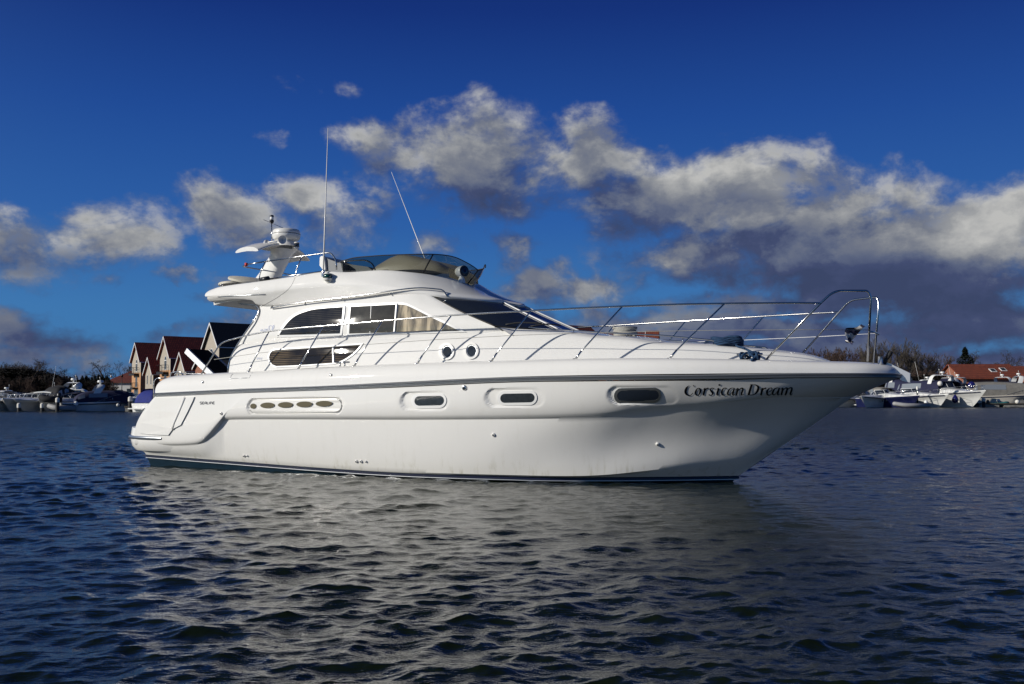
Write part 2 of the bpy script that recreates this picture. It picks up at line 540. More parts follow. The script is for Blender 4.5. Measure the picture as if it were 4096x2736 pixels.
# ------------------------------------------------------------------ water
def build_water():
    rng = np.random.RandomState(11)
    # rings: fine near the camera, coarse far away; full circle, fine inside the view
    rs = [0.6]
    while rs[-1] < 5000:
        r_ = rs[-1]
        k = .0034 if r_ < 70 else (.008 if r_ < 130 else .06)
        rs.append(r_ * (1 + k) if r_ > 2.5 else r_ + .02)
    rs = np.array(rs)
    fine = np.arange(-36, 36.01, .085)
    coarse_l = np.arange(-180, -36, 3.0); coarse_r = np.arange(39, 180.1, 3.0)
    th = np.radians(np.concatenate([coarse_l, fine, coarse_r]))
    nr, nt = len(rs), len(th)
    X = (rs[:, None] * np.sin(th)[None, :]).astype(np.float64)
    Y = (rs[:, None] * np.cos(th)[None, :]).astype(np.float64)
    Z = np.zeros_like(X); DX = np.zeros_like(X); DY = np.zeros_like(X)
    spacing = np.maximum(np.gradient(rs), rs * R(.085))[:, None]
    wind = R(-68)            # direction the chop travels (from +x axis)
    N = 210
    lam = np.exp(rng.uniform(np.log(.075), np.log(.95), N))
    for i in range(N):
        l = lam[i]; k = 2 * np.pi / l
        a_dir = wind + rng.normal(0, .62 if l > .7 else .85)
        kx, ky = k * np.cos(a_dir), k * np.sin(a_dir)
        steep = (.0205 if l > .2 else .0195) * (.75 if l > .55 else 1.0)
        amp = steep / k * rng.uniform(.6, 1.4) * WAVE_GAIN
        ph = rng.uniform(0, 2 * np.pi)
        fade = np.clip((l / spacing - 2.2) / 2.0, 0, 1)
        # gusts: patches of stronger and weaker ripple
        arg = kx * X + ky * Y + ph + 1.3 * np.sin(.21 * kx / k * Y - .17 * X + ph)
        Z += fade * amp * np.cos(arg)
        DX += -fade * amp * 1.25 * np.cos(a_dir) * np.sin(arg)
        DY += -fade * amp * 1.25 * np.sin(a_dir) * np.sin(arg)
    gust = .75 + .35 * np.sin(.33 * X + .9 * np.sin(.21 * Y)) * np.sin(.27 * Y + 1.0 + .5 * np.sin(.4 * X))
    Z *= gust; DX *= gust; DY *= gust
    co = np.stack([X + DX, Y + DY, Z], -1).reshape(-1, 3)
    idx = np.arange(nr * nt).reshape(nr, nt)
    a = idx[:-1, :-1].ravel(); b = idx[:-1, 1:].ravel(); c = idx[1:, 1:].ravel(); d = idx[1:, :-1].ravel()
    f = np.stack([a, d, c, b], -1)
    me = bpy.data.meshes.new('water')
    me.vertices.add(len(co)); me.vertices.foreach_set('co', co.ravel())
    me.loops.add(f.size); me.loops.foreach_set('vertex_index', f.ravel().astype(np.int32))
    me.polygons.add(len(f)); me.polygons.foreach_set('loop_start', np.arange(0, f.size, 4, dtype=np.int32))
    me.polygons.foreach_set('loop_total', np.full(len(f), 4, dtype=np.int32))
    me.polygons.foreach_set('use_smooth', np.ones(len(f), dtype=bool))
    me.update(); me.validate()
    o = bpy.data.objects.new('water', me); COL.objects.link(o)
    o['kind'] = 'structure'
    m = bpy.data.materials.new('river_water'); m.use_nodes = True
    N_ = NT(m.node_tree)
    out = N_.n('ShaderNodeOutputMaterial'); b = N_.n('ShaderNodeBsdfPrincipled')
    N_.t.links.new(b.outputs[0], out.inputs[0])
    g = N_.n('ShaderNodeNewGeometry'); pos = g.outputs['Position']
    dist = N_.v('DISTANCE', pos, (0, 0, EYE))
    rot = N_.n('ShaderNodeMapping', ins={'Vector': pos, 'Rotation': (0, 0, R(-22)), 'Scale': (.55, 1.25, 1)})
    n1 = N_.noise(rot.outputs[0], 5.5, 5, .62, .5)
    n2 = N_.noise(rot.outputs[0], 26.0, 3, .6, .4)
    n3 = N_.noise(N_.v('MULTIPLY', rot.outputs[0], (.5, 1, 1)), 1.1, 6, .7, .3)
    far = N_.rng(dist, 14, 62)
    h1 = N_.m('MULTIPLY', n1, .0165)
    h2 = N_.m('MULTIPLY', n2, N_.m('MULTIPLY_ADD', far, -.001, .0022))
    h3 = N_.m('MULTIPLY', n3, N_.m('MULTIPLY', far, .35))
    n4 = N_.noise(N_.v('MULTIPLY', rot.outputs[0], (.35, 1, 1)), .6, 9, .78, .2)
    h3 = N_.m('ADD', h3, N_.m('MULTIPLY', n4, N_.m('MULTIPLY', far, .22)))
    hh = N_.m('ADD', N_.m('ADD', h1, h2), h3)
    bn = N_.n('ShaderNodeBump', ins={'Strength': .85, 'Distance': 1.0, 'Height': hh})
    N_.set(b, 'Normal', bn.outputs[0])
    N_.set(b, 'Base Color', (.0060, .0100, .0036, 1))
    N_.set(b, 'Roughness', N_.m('MULTIPLY_ADD', far, .22, .03)); N_.set(b, 'IOR', 1.34); N_.set(b, 'Specular IOR Level', .5)
    me.materials.append(m)
    return o
WAVE_GAIN = 1.0
build_water()

# ------------------------------------------------------------------ the motor yacht
yacht = empty('motor_yacht', (OX, OY, 0), -YAW)
tag(yacht, 'large white flybridge motor yacht with steel rails lying in the foreground water, lettered Corsican Dream', 'motor yacht')


class Curve:
    """a line of the yacht: photo points give height and run, a table gives its half breadth"""
    def __init__(s, img, btab, sm=True):
        s.b = smooth_tab(btab) if sm else lerp_tab(btab)
        pts = []
        for px, py in img:
            bb = .9
            for _ in range(60):
                p = at(px, py, bb); bb = bb * .6 + .4 * max(0.0, s.b(p.x))
            pts.append((p.x, p.z))
        s.pts = pts
        s.x0, s.x1 = pts[0][0], pts[-1][0]
        s.z = smooth_tab(pts, 8)
    def at(s, t, db=0.0, dz=0.0):
        x = s.x0 + (s.x1 - s.x0) * t
        return Vector((x, -max(0.0, s.b(x) + db), s.z(x) + dz))


RUB = [(0.3, 1.93), (1.2, 1.98), (3, 2.03), (5, 2.06), (7, 2.04), (8.5, 1.97), (10, 1.82), (11, 1.60), (12, 1.23), (12.8, .86), (13.3, .58), (13.62, .27), (13.77, 0)]
boot = Curve([(584, 1818), (913, 1843.5), (1277, 1871), (1599, 1891), (1997, 1904), (2150, 1908), (2576, 1908), (2955, 1903)],
             [(0, 1.70), (2, 1.76), (5, 1.80), (7, 1.72), (8.5, 1.45), (9.5, 1.04), (10.3, .62), (11, .19), (11.34, 0)])
chine = Curve([(580, 1811), (913, 1838), (1277, 1866), (1599, 1886), (1997, 1899), (2342, 1903), (2576, 1884), (2789, 1858), (3000, 1834), (3110, 1797)],
              [(0, 1.72), (2, 1.78), (5, 1.82), (7, 1.76), (8.5, 1.52), (9.5, 1.20), (10.3, .84), (11, .47), (11.6, .16), (11.92, 0)])
knuck = Curve([(548, 1784), (640, 1783), (740, 1781), (804, 1774), (838, 1753), (872, 1716), (890, 1690), (909, 1680), (1025, 1677.6), (1277, 1678), (1599, 1679), (1850, 1678), (2148, 1675),
               (2404, 1668.5), (2550, 1653), (2661, 1641), (2917, 1619), (3084, 1601), (3200, 1597), (3300, 1594), (3409, 1589)],
              [(-.3, 1.78), (.5, 1.86), (1.5, 1.92), (3, 1.95), (5, 1.97), (7, 1.92), (8.5, 1.77), (9.5, 1.60), (10.5, 1.33), (11.3, 1.13), (12, .87), (12.6, .52), (12.95, .20), (13.08, 0)])
rublo = Curve([(621, 1585), (913, 1574), (1200, 1563.5), (1277, 1560.7), (1599, 1550), (1997, 1531), (2348, 1526), (2850, 1522), (3149, 1513.7), (3400, 1511), (3561, 1510), (3600, 1508)], RUB)
rubup = Curve([(620, 1573), (913, 1557), (1200, 1546.5), (1277, 1543.7), (1599, 1528), (1997, 1509), (2348, 1500), (2850, 1494), (3149, 1491.6), (3400, 1491), (3561, 1493), (3602, 1500)], RUB)
gun = Curve([(658, 1520), (671, 1511), (698, 1504.5), (732, 1501), (855, 1493.6), (923, 1490), (1099, 1481), (1200, 1474), (1404, 1464), (1660, 1453), (1997, 1443.5), (2297, 1435), (2672, 1433),
             (3062, 1440), (3322, 1446), (3420, 1448), (3517, 1454)],
            [(x, max(0, b - (.17 if x < 12 else .17 + (x - 12) * .1))) for x, b in RUB[:-3]] + [(13.25, .30), (13.42, .12), (13.48, 0.0)])


def stem_x(z):
    return float(np.interp(z, [-.45, .01, .1, .504, .815, 1.12, 1.271, 1.347, 1.423, 1.516, 1.66], [10.75, 11.237, 11.338, 11.903, 12.272, 12.667, 12.894, 13.071, 13.43, 13.629, 13.76]))


NS = 620
TS = [(.5 - .5 * math.cos(math.pi * i / NS)) * .35 + (i / NS) * .65 for i in range(NS + 1)]


def hull_rows():
    rows = []
    rows.append([Vector((.15 + 10.6 * t, -max(0, float(np.interp(t, [0, .3, .6, .8, .93, 1], [1.45, 1.5, 1.3, .8, .25, 0]))), -.45)) for t in TS])
    A = [boot.at(t) for t in TS]; rows.append(A)
    C = [chine.at(t) for t in TS]
    rows.append(C)
    K = [knuck.at(t) for t in TS]
    nlow = 14
    for j in range(1, nlow + 1):
        s_ = j / nlow
        r_ = []
        for i, t in enumerate(TS):
            p = C[i].lerp(K[i], s_)
            f_ = min(1.0, max(0.0, (t - .62) / .30)); f_ = f_ * f_ * (3 - 2 * f_)
            w = math.sin(math.pi * s_) * (1 if t > .02 else t / .02)
            y = p.y - .018 * w * (1 - f_) if f_ < 1 else p.y
            y *= 1 - .17 * w * f_
            r_.append(Vector((p.x, y, p.z)))
        rows.append(r_)
    U = []
    for i, t in enumerate(TS):
        e = min(1, (1 - t) / .06)
        U.append(knuck.at(t, .050 * e, .035 * e))
    rows.append([K[i].lerp(U[i], .6) + Vector((0, 0, -.004)) for i in range(len(TS))])
    rows.append(U)
    B = [rublo.at(t) for t in TS]
    nup = 26
    for j in range(1, nup + 1):
        s_ = j / nup
        r_ = []
        for i, t in enumerate(TS):
            p = U[i].lerp(B[i], s_)
            # convex rounding just over the knuckle, then flat
            w = .035 * math.sin(math.pi * min(1, s_ ** .6)) * min(1, (1 - t) / .1)
            dx = 0
            if t < .12:       # rounded quarter at the stern
                dx = -.16 * math.sin(math.pi * s_) * (1 - t / .12) ** 2
            r_.append(Vector((p.x + dx, p.y - w, p.z)))
        rows.append(r_)
    return rows


HR = hull_rows()


def build_hull():
    rows = HR
    nc = len(TS)
    # soft recesses round the portlights and the vent panel
    dents = []
    for (x0, x1, y0, y1, kind) in ((1611, 1801, 1566, 1642, 'p'), (1941, 2168, 1552.5, 1630, 'p'), (2409, 2669, 1543, 1620, 'p')):
        c0 = at((x0 + x1) / 2, (y0 + y1) / 2, 1.98); e0 = at(x0, (y0 + y1) / 2, 1.98); e1 = at(x1, (y0 + y1) / 2, 1.98)
        t0 = at((x0 + x1) / 2, y0, 1.98); t1 = at((x0 + x1) / 2, y1, 1.98)
        dents.append((c0.x, c0.z, (e1.x - e0.x) / 2, (t0.z - t1.z) / 2, 'p'))
    c0 = at(1185, 1624, 1.98); e0 = at(994, 1624, 1.98); e1 = at(1376, 1624, 1.98)
    t0 = at(1185, 1590, 1.98); t1 = at(1185, 1657, 1.98)
    dents.append((c0.x, c0.z, (e1.x - e0.x) / 2, (t0.z - t1.z) / 2, 'v'))
    for r_ in rows:
        for p in r_:
            for (cx, cz, hx, hz, kd) in dents:
                dx = p.x - cx; dz = p.z - cz - (.012 * dx if kd == 'v' else 0)
                if abs(dx) > hx + .1 or abs(dz) > hz + .1: continue
                sx = max(0.0, abs(dx) - (hx - hz)); dd = hz - math.hypot(sx, dz)     # inside distance of a stadium
                if dd <= 0: continue
                if kd == 'p':
                    fade = .12 + .88 * min(1, max(0, (hx - dx) / (2 * hx)) * 1.15) 
                    p.y += .034 * min(1, dd / .022) * fade
                else:
                    p.y += .04 * min(1, dd / .02) if dd < .035 else .018
    verts = []; faces = []; fm = []
    nr = len(rows)
    for side in (1, -1):
        b = len(verts)
        for r_ in rows:
            for p in r_: verts.append((p.x, p.y * side, p.z))
        for i in range(nr - 1):
            for k in range(nc - 1):
                q = (b + i * nc + k, b + i * nc + k + 1, b + (i + 1) * nc + k + 1, b + (i + 1) * nc + k)
                faces.append(q if side == 1 else q[::-1])
                fm.append(1 if i == 0 else 0)
    # transom closes the stern
    off = nr * nc
    for i in range(nr - 1):
        faces.append((i * nc, (i + 1) * nc, off + (i + 1) * nc, off + i * nc)); fm.append(1 if i == 0 else 0)
    o = mesh_obj('hull', verts, faces, None, yacht, True, [M['white'], M['navy']], fm)
    sharp(o, 40)
    return o


hull = build_hull()


def sweep(fn, sec, ts, name, m, parent, both=True, angle=40):
    """sweep a closed section (offset outward, offset up) along fn(t) -> point"""
    mb = MB()
    n = len(sec)
    for side in ((1, -1) if both else (1,)):
        rows = []
        P = [fn(t) for t in ts]
        for i, p in enumerate(P):
            t = (P[min(i + 1, len(P) - 1)] - P[max(i - 1, 0)]).normalized()
            nrm = Vector((t.y, -t.x, 0)).normalized()
            if nrm.y > 0: nrm = -nrm
            rows.append([Vector(((p + nrm * a).x, min((p + nrm * a).y, 0) * side, p.z + c)) for a, c in sec + sec[:1]])
        mb.grid(rows)
    return mb.build(name, m, parent, angle=angle)


tt = [i / 220 for i in range(221)]
def midrub(t):
    a = rublo.at(t); b = rubup.at(t)
    return (a + b) / 2
rub = sweep(lambda t: midrub(t), [(-.03, -.034), (.018, -.034), (.036, -.026), (.040, -.008), (.030, -.002), (.046, .006), (.050, .018), (.040, .030), (.015, .036), (-.03, .036)],
            tt, 'rub_rail', M['rail_grey'], yacht)
sweep(lambda t: boot.at(t), [(-.01, -.045), (.005, -.045), (.005, -.012), (-.01, -.012)], tt, 'boot_stripe', M['navyline'], yacht, angle=80)
sweep(lambda t: boot.at(t), [(-.01, -.062), (.006, -.062), (.006, -.050), (-.01, -.050)], tt, 'waterline_stripe', M['alu_dull'], yacht, angle=80)


def build_deck():
    """bulwark moulding from the rubbing strake up over the gunwale, and the deck inside it"""
    rows = [[rubup.at(t, .0) for t in TS]]
    G_ = [gun.at(t) for t in TS]; U = rows[0]
    for s_, out in ((.15, .99), (.35, .96), (.6, .83), (.8, .62), (.92, .36), (1.0, 0)):
        r_ = []
        for i, t in enumerate(TS):
            p = U[i].lerp(G_[i], s_)
            y = G_[i].y + (U[i].y - G_[i].y) * out
            x = p.x + ((U[i].x - G_[i].x) * (out - (1 - s_)))
            r_.append(Vector((x, y, p.z)))
        rows.append(r_)
    ins = []
    for db, dz in ((-.045, .004), (-.08, -.02), (-.10, -.11)):
        rows.append([gun.at(t, db, dz) for t in TS])
    rows.append([Vector((p.x, 0, p.z - .0)) for p in rows[-1]])
    mb = MB()
    for side in (1, -1):
        mb.grid([[Vector((p.x, p.y * side, p.z)) for p in r_] for r_ in rows])
    # after end: closes the quarter between starboard and port
    a = [r_[0] for r_ in rows[:-1]]
    mb.grid([[Vector(p) for p in a], [Vector((p.x, -p.y, p.z)) for p in a]])
    return mb.build('deck_moulding', M['white'], yacht, angle=38)


deck = build_deck()


def bvh_of(*objs):
    vs = []; fs = []
    for o in objs:
        b = len(vs); vs += [v.co.copy() for v in o.data.vertices]; fs += [tuple(i + b for i in p.vertices) for p in o.data.polygons]
    return BVHTree.FromPolygons(vs, fs)


def hit(tree, px, py, off=0.0):
    """where the sight line through a photo pixel meets the yacht"""
    o, d = lray(px, py)
    h = tree.ray_cast(o, d.normalized())
    if h[0] is None: return None, None
    n = h[1]
    if n.dot(d) > 0: n = -n
    return h[0] + n * off, n


def skin(tree, pts, off):
    out = []
    for px, py in pts:
        p, n = hit(tree, px, py, off)
        if p is None: raise RuntimeError('no surface at %s %s' % (px, py))
        out.append(p)
    return out


def stadium(cx, cy, hx, hy, n=10, slope=0.0, p=1.0):
    """rounded slot outline in photo pixels"""
    out = []
    for s_, a0 in ((1, -90), (-1, 90)):
        for k in range(n + 1):
            a = R(a0 + 180 * k / n)
            x = s_ * (hx - hy * p) + math.cos(a) * hy * p; y = math.sin(a) * hy
            out.append((cx + x, cy + y + slope * x))
    return out


def ring(mb, tree, outer, inner, h=.012, base=-.01, inner_base=-.02):
    a = skin(tree, outer, base); b = skin(tree, outer, h); c = skin(tree, inner, h); d = skin(tree, inner, inner_base)
    n = len(a)
    rows = [a + a[:1], b + b[:1], c + c[:1], d + d[:1]]
    mb.grid(rows)
    return mb


def pane(mb, tree, pts, off, cell=14.0):
    """sheet that follows the surface inside a photo outline"""
    bm = bmesh.new()
    vs = [bm.verts.new((x, y, 0)) for x, y in pts]
    tri = tessellate_polygon([[Vector((x, y, 0)) for x, y in pts]])
    for t in tri:
        try: bm.faces.new([vs[i] for i in t])
        except ValueError: pass
    for _ in range(6):
        es = [e for e in bm.edges if e.calc_length() > cell]
        if not es: break
        bmesh.ops.subdivide_edges(bm, edges=es, cuts=1)
        bmesh.ops.triangulate(bm, faces=bm.faces)
    bm.verts.index_update()
    P = skin(tree, [(v.co.x, v.co.y) for v in bm.verts], off)
    F = [tuple(v.index for v in f.verts) for f in bm.faces]
    bm.free()
    mb.add(P, F)
    return mb


HT = bvh_of(hull)
HD = bvh_of(hull, deck)


def scaled(pts, cx, cy, k, ky=None):
    ky = k if ky is None else ky
    return [(cx + (x - cx) * k, cy + (y - cy) * ky) for x, y in pts]


# oval portlights low in the topsides
for (x0, x1, y0, y1, m_) in ((1646, 1787, 1573, 1633, 'alu'), (1989, 2149, 1562.5, 1621, 'alu'), (2456, 2645, 1550, 1611.5, 'rail_grey')):
    cx, cy, hx, hy = (x0 + x1) / 2, (y0 + y1) / 2, (x1 - x0) / 2, (y1 - y0) / 2
    o1 = stadium(cx, cy, hx, hy, slope=-.02); i1 = stadium(cx + 2, cy, hx - 11, hy - 11, slope=-.02)
    w_ = MB(); ring(w_, HT, o1, i1, .012)
    fr = w_.build('portlight', M[m_], yacht, angle=30)
    g_ = MB(); pane(g_, HT, stadium(cx + 2, cy, hx - 9, hy - 9, slope=-.02), .009)
    g_.build('pane', M['portglass'] if m_ == 'alu' else M['glass'], fr, smooth=False)

# engine-room air vent: a raised plate with five oval openings
vp = MB()
o1 = stadium(1184, 1624, 183, 26, slope=-.018)
P = skin(HT, o1, .006); vp.poly(P, (0, -.012, 0))
vent = vp.build('air_vent', M['white2'], yacht, angle=30)
for cx, cy, hx, hy in ((1016.6, 1624.5, 12, 10.5), (1073.5, 1621.5, 28.5, 11.5), (1145, 1619.5, 30, 11.5), (1221, 1617, 32, 11.5), (1299, 1614.6, 33, 11.5)):
    q = [(cx + math.cos(R(a)) * hx, cy + math.sin(R(a)) * hy - .02 * math.cos(R(a)) * hx) for a in range(0, 360, 20)]
    s_ = MB(); P = skin(HT, q, .0); s_.poly([p + Vector((0, -.021 - .006, 0)) for p in P], (0, .004, 0))
    s_.build('vent_opening', M['hole'], vent, smooth=False)

# discharge fittings, bilge outlets and cleats along the side
def fitting(px, py, r_, tree=None, m_='white2', hole=True, name='skin_fitting'):
    p, n = hit(tree or HD, px, py, 0)
    b = MB(); b.lathe([(r_, 0), (r_, .008), (r_ * .8, .022), (r_ * .5, .026)], p, 14, n)
    f = b.build(name, M[m_], yacht, angle=40)
    if hole:
        h = MB(); h.lathe([(r_ * .42, .0262), (r_ * .42, .029)], p, 10, n); h.build('outlet', M['black'], f)
    return f
for px, py, r_ in ((885.5, 1654, .03), (977, 1823, .024), (990, 1823, .017), (1426.5, 1845, .028), (1445, 1845, .028), (1465, 1846, .019),
                   (1974, 1739, .032), (2630, 1776, .03), (1858, 1551, .045)):
    fitting(px, py, r_, m_='steel' if r_ > .04 else 'white2')
fitting(811, 1528.5, .026, m_='steel', hole=False, name='fairlead_stud'); fitting(1324, 1500, .024, m_='steel', hole=False, name='fairlead_stud')

# raised quarter panel at the stern with its sloping edge, and the bathing platform below
def quarter():
    q = MB()
    e = [(780, 1588), (774, 1604), (752, 1650), (726, 1700), (694, 1716), (676, 1741), (610, 1738), (560, 1733), (566, 1690), (590, 1645), (625, 1592)]
    P = skin(HT, e, .0)
    q.poly([p + Vector((0, .02, 0)) for p in P], (0, -.045, 0))
    return q.build('quarter_panel', M['white'], yacht, smooth=False)
qp = quarter()
qt = MB(); qt.tube([p + Vector((0, -.01, 0)) for p in skin(HT, [(743, 1589), (722, 1640), (700, 1690), (693, 1717)], .0)], .03, 10); qt.build('edge_bead', M['white'], qp)


def platform():
    mb = MB()
    zt, zb = .78, .50
    prof = []
    for x, y in ((.95, 1.90), (.6, 1.93), (.2, 1.92), (-.1, 1.86), (-.38, 1.72), (-.5, 1.45), (-.55, 0)):
        prof.append(Vector((x, -y, 0)))
    pl = cr(prof, 8)
    full = pl + [Vector((p.x, -p.y, 0)) for p in reversed(pl[:-1])]
    z0 = .60
    # height of the platform's upper edge follows the photograph: lower towards the bow end
    def lift(x): return float(np.interp(x, [-.5, .3, .95], [.08, .02, -.06]))
    rows = []
    for off, z in ((-.10, -.30), (-.03, -.22), (.0, -.10), (0, .0), (-.02, .02 + .06), (-.10, .09)):
        r_ = []
        for i, p in enumerate(full):
            t = (full[min(i + 1, len(full) - 1)] - full[max(i - 1, 0)]).normalized()
            nrm = Vector((t.y, -t.x, 0))
            if nrm.dot(Vector((p.x - 1.2, p.y, 0))) < 0: nrm = -nrm
            q = p + nrm * off
            r_.append(Vector((q.x, q.y, z0 + (lift(p.x) if z > 0 else 0) + z)))
        rows.append(r_)
    mb.grid(rows)
    n = len(full)
    cap = [Vector((1.0, p.y, p.z)) for p in rows[-1]]
    mb.grid([rows[-1], cap])
    pf = mb.build('bathing_platform', M['white'], yacht, angle=40)
    rb = MB()
    rr = []
    sec = [(0, -.035), (.03, -.03), (.045, -.01), (.045, .01), (.03, .03), (0, .035), (0, -.035)]
    for i, p in enumerate(full[6:-6]):
        j = i + 6
        t = (full[min(j + 1, n - 1)] - full[max(j - 1, 0)]).normalized(); nrm = Vector((t.y, -t.x, 0))
        if nrm.dot(Vector((p.x - 1.2, p.y, 0))) < 0: nrm = -nrm
        rr.append([Vector((p.x + nrm.x * a, p.y + nrm.y * a, z0 - .04 + c)) for a, c in sec])
    rb.grid(rr); rb.build('platform_rub_rail', M['rail_grey'], yacht, angle=40)
    return pf
platform()

# ------------------------------------------------------------------ superstructure
def pts(rows):
    return [[at(*q) for q in r_] for r_ in rows]


def both(mb, rows):
    mb.grid(rows); mb.grid([[Vector((p.x, -p.y, p.z)) for p in r_] for r_ in rows])


# long coachroof: side rises from behind the gunwale, soft shoulder, slightly crowned top
TB = [(1.6, 1.60), (3, 1.66), (5, 1.68), (7, 1.62), (8.5, 1.48), (10, 1.25), (11, 1.02), (12, .66), (12.6, .32), (12.9, 0)]
tr_base = Curve([(911, 1512), (1099, 1500), (1404, 1484), (1660, 1473), (1997, 1463), (2297, 1455), (2672, 1452), (3062, 1456), (3250, 1456), (3325, 1455)], TB)
def tabs(db): return [(x, max(0, b - db * min(1, b / .6))) for x, b in TB]
tr_mid = Curve([(925, 1430), (1099, 1424), (1404, 1412), (1660, 1400), (1997, 1385), (2259, 1386), (2514, 1398), (2867, 1415), (3084, 1428), (3240, 1438), (3323, 1450)], tabs(.05))
tr_up = Curve([(948, 1385), (1099, 1378), (1404, 1367), (1660, 1356), (1868, 1347), (1997, 1337), (2100, 1338), (2259, 1344), (2382, 1355), (2514, 1365), (2650, 1380), (2867, 1389), (3084, 1408), (3230, 1424), (3320, 1446)], tabs(.11))
tr_sh = Curve([(953, 1371), (1116, 1360), (1386, 1350), (1580, 1342), (1868, 1332), (1976, 1316), (2100, 1318), (2259, 1326), (2382, 1341), (2514, 1350), (2650, 1369), (2867, 1379), (3084, 1400), (3225, 1418), (3318, 1444)], tabs(.22))


def build_trunk():
    T2 = [i / 260 for i in range(261)]
    rows = [[c.at(t) for t in T2] for c in (tr_base, tr_mid, tr_up, tr_sh)]
    # denser interpolation across
    R_ = []
    for k in range(len(T2)):
        R_.append(cr([rows[j][k] for j in range(4)], 6))
    rows = [[R_[k][j] for k in range(len(T2))] for j in range(len(R_[0]))]
    sh = rows[-1]
    for f, up in ((.85, .012), (.6, .035), (.3, .05), (0, .055)):
        rows.append([Vector((p.x, p.y * f, p.z + up * min(1, -p.y))) for p in sh])
    mb = MB(); both(mb, rows)
    return mb.build('coachroof', M['white'], yacht, angle=40)


trunk = build_trunk()

# upper cabin side: from the shoulder up to the brow, forward edge along the windscreen
ub = [
    [(940, 1400, 1.46), (1116, 1384, 1.51), (1386, 1373, 1.53), (1580, 1362, 1.51), (1868, 1350, 1.46), (2010, 1326, 1.40)],
    [(965, 1355, 1.475), (1120, 1335, 1.52), (1390, 1320, 1.54), (1600, 1308, 1.52), (1830, 1300, 1.475), (1985, 1307, 1.44)],
    [(1011, 1290, 1.455), (1150, 1280, 1.49), (1394, 1265, 1.50), (1600, 1250, 1.48), (1780, 1252, 1.44), (1897, 1270, 1.42)],
    [(1036, 1245, 1.44), (1170, 1235, 1.46), (1396, 1215, 1.465), (1600, 1200, 1.44), (1725, 1212, 1.39), (1829, 1239, 1.36)],
    [(1040, 1222, 1.42), (1180, 1206, 1.43), (1396, 1187, 1.43), (1600, 1170, 1.40), (1690, 1172, 1.34), (1740, 1190, 1.30)],
]
side_rows = net(pts(ub), 14, 6)
mb = MB(); both(mb, side_rows)
cabin = mb.build('cabin_side', M['white'], yacht, angle=45)

# after bulkhead with dark doors, set back under the overhang
mb = MB()
e = [at(920, 1500, 1.50), at(950, 1380, 1.47), at(1011, 1290, 1.40), at(1040, 1225, 1.35)]
mb.grid([[p + Vector((.12, 0, 0)) for p in e], [Vector((p.x + .12, -p.y, p.z)) for p in e]])
mb.build('cockpit_door', M['glass'], yacht, angle=40)

# windscreen wrapped round the front of the cabin
ws = [
    [(1740, 1191, 1.30), (1829, 1195.5, 1.10), (1931, 1203.6, .80), (2014, 1213, .42), (2046, 1224, 0)],
    [(1829, 1239, 1.36), (1915, 1237, 1.14), (2010, 1243, .85), (2086, 1249, .46), (2117, 1257, 0)],
    [(1897, 1270, 1.42), (1985, 1271, 1.19), (2075, 1280, .91), (2160, 1285, .50), (2190, 1290, 0)],
    [(1980, 1305, 1.47), (2060, 1311, 1.26), (2150, 1316, .97), (2235, 1321, .54), (2264, 1323, 0)],
]
W = net(pts(ws), 10, 6)
mb = MB(); both(mb, W)
windscreen = mb.build('windscreen', M['glass'], yacht, angle=45)
mb = MB(); mb.tube([r_[30] + Vector((.01, -.01, .012)) for r_ in W], .014, 6); mb.tube([Vector((r_[30].x + .01, -r_[30].y + .01, r_[30].z + .012)) for r_ in W], .014, 6)
mb.build('mullion', M['alu'], windscreen)
mb = MB(); mb.tube([r_[0] + Vector((.0, -.008, .006)) for r_ in W], .012, 6); mb.tube([p + Vector((0, -.006, -.004)) for p in W[-1]], .016, 6)
mb.build('seal', M['rubber'], windscreen)
# apron between windscreen foot and coachroof
mb = MB()
foot = W[-1]
both(mb, [[p + Vector((-.02, .02, .0)) for p in foot], [p + Vector((.10, 0, -.035)) for p in foot], [p + Vector((.3, .0, -.16)) for p in foot]])
mb.build('screen_apron', M['white'], yacht, angle=50)

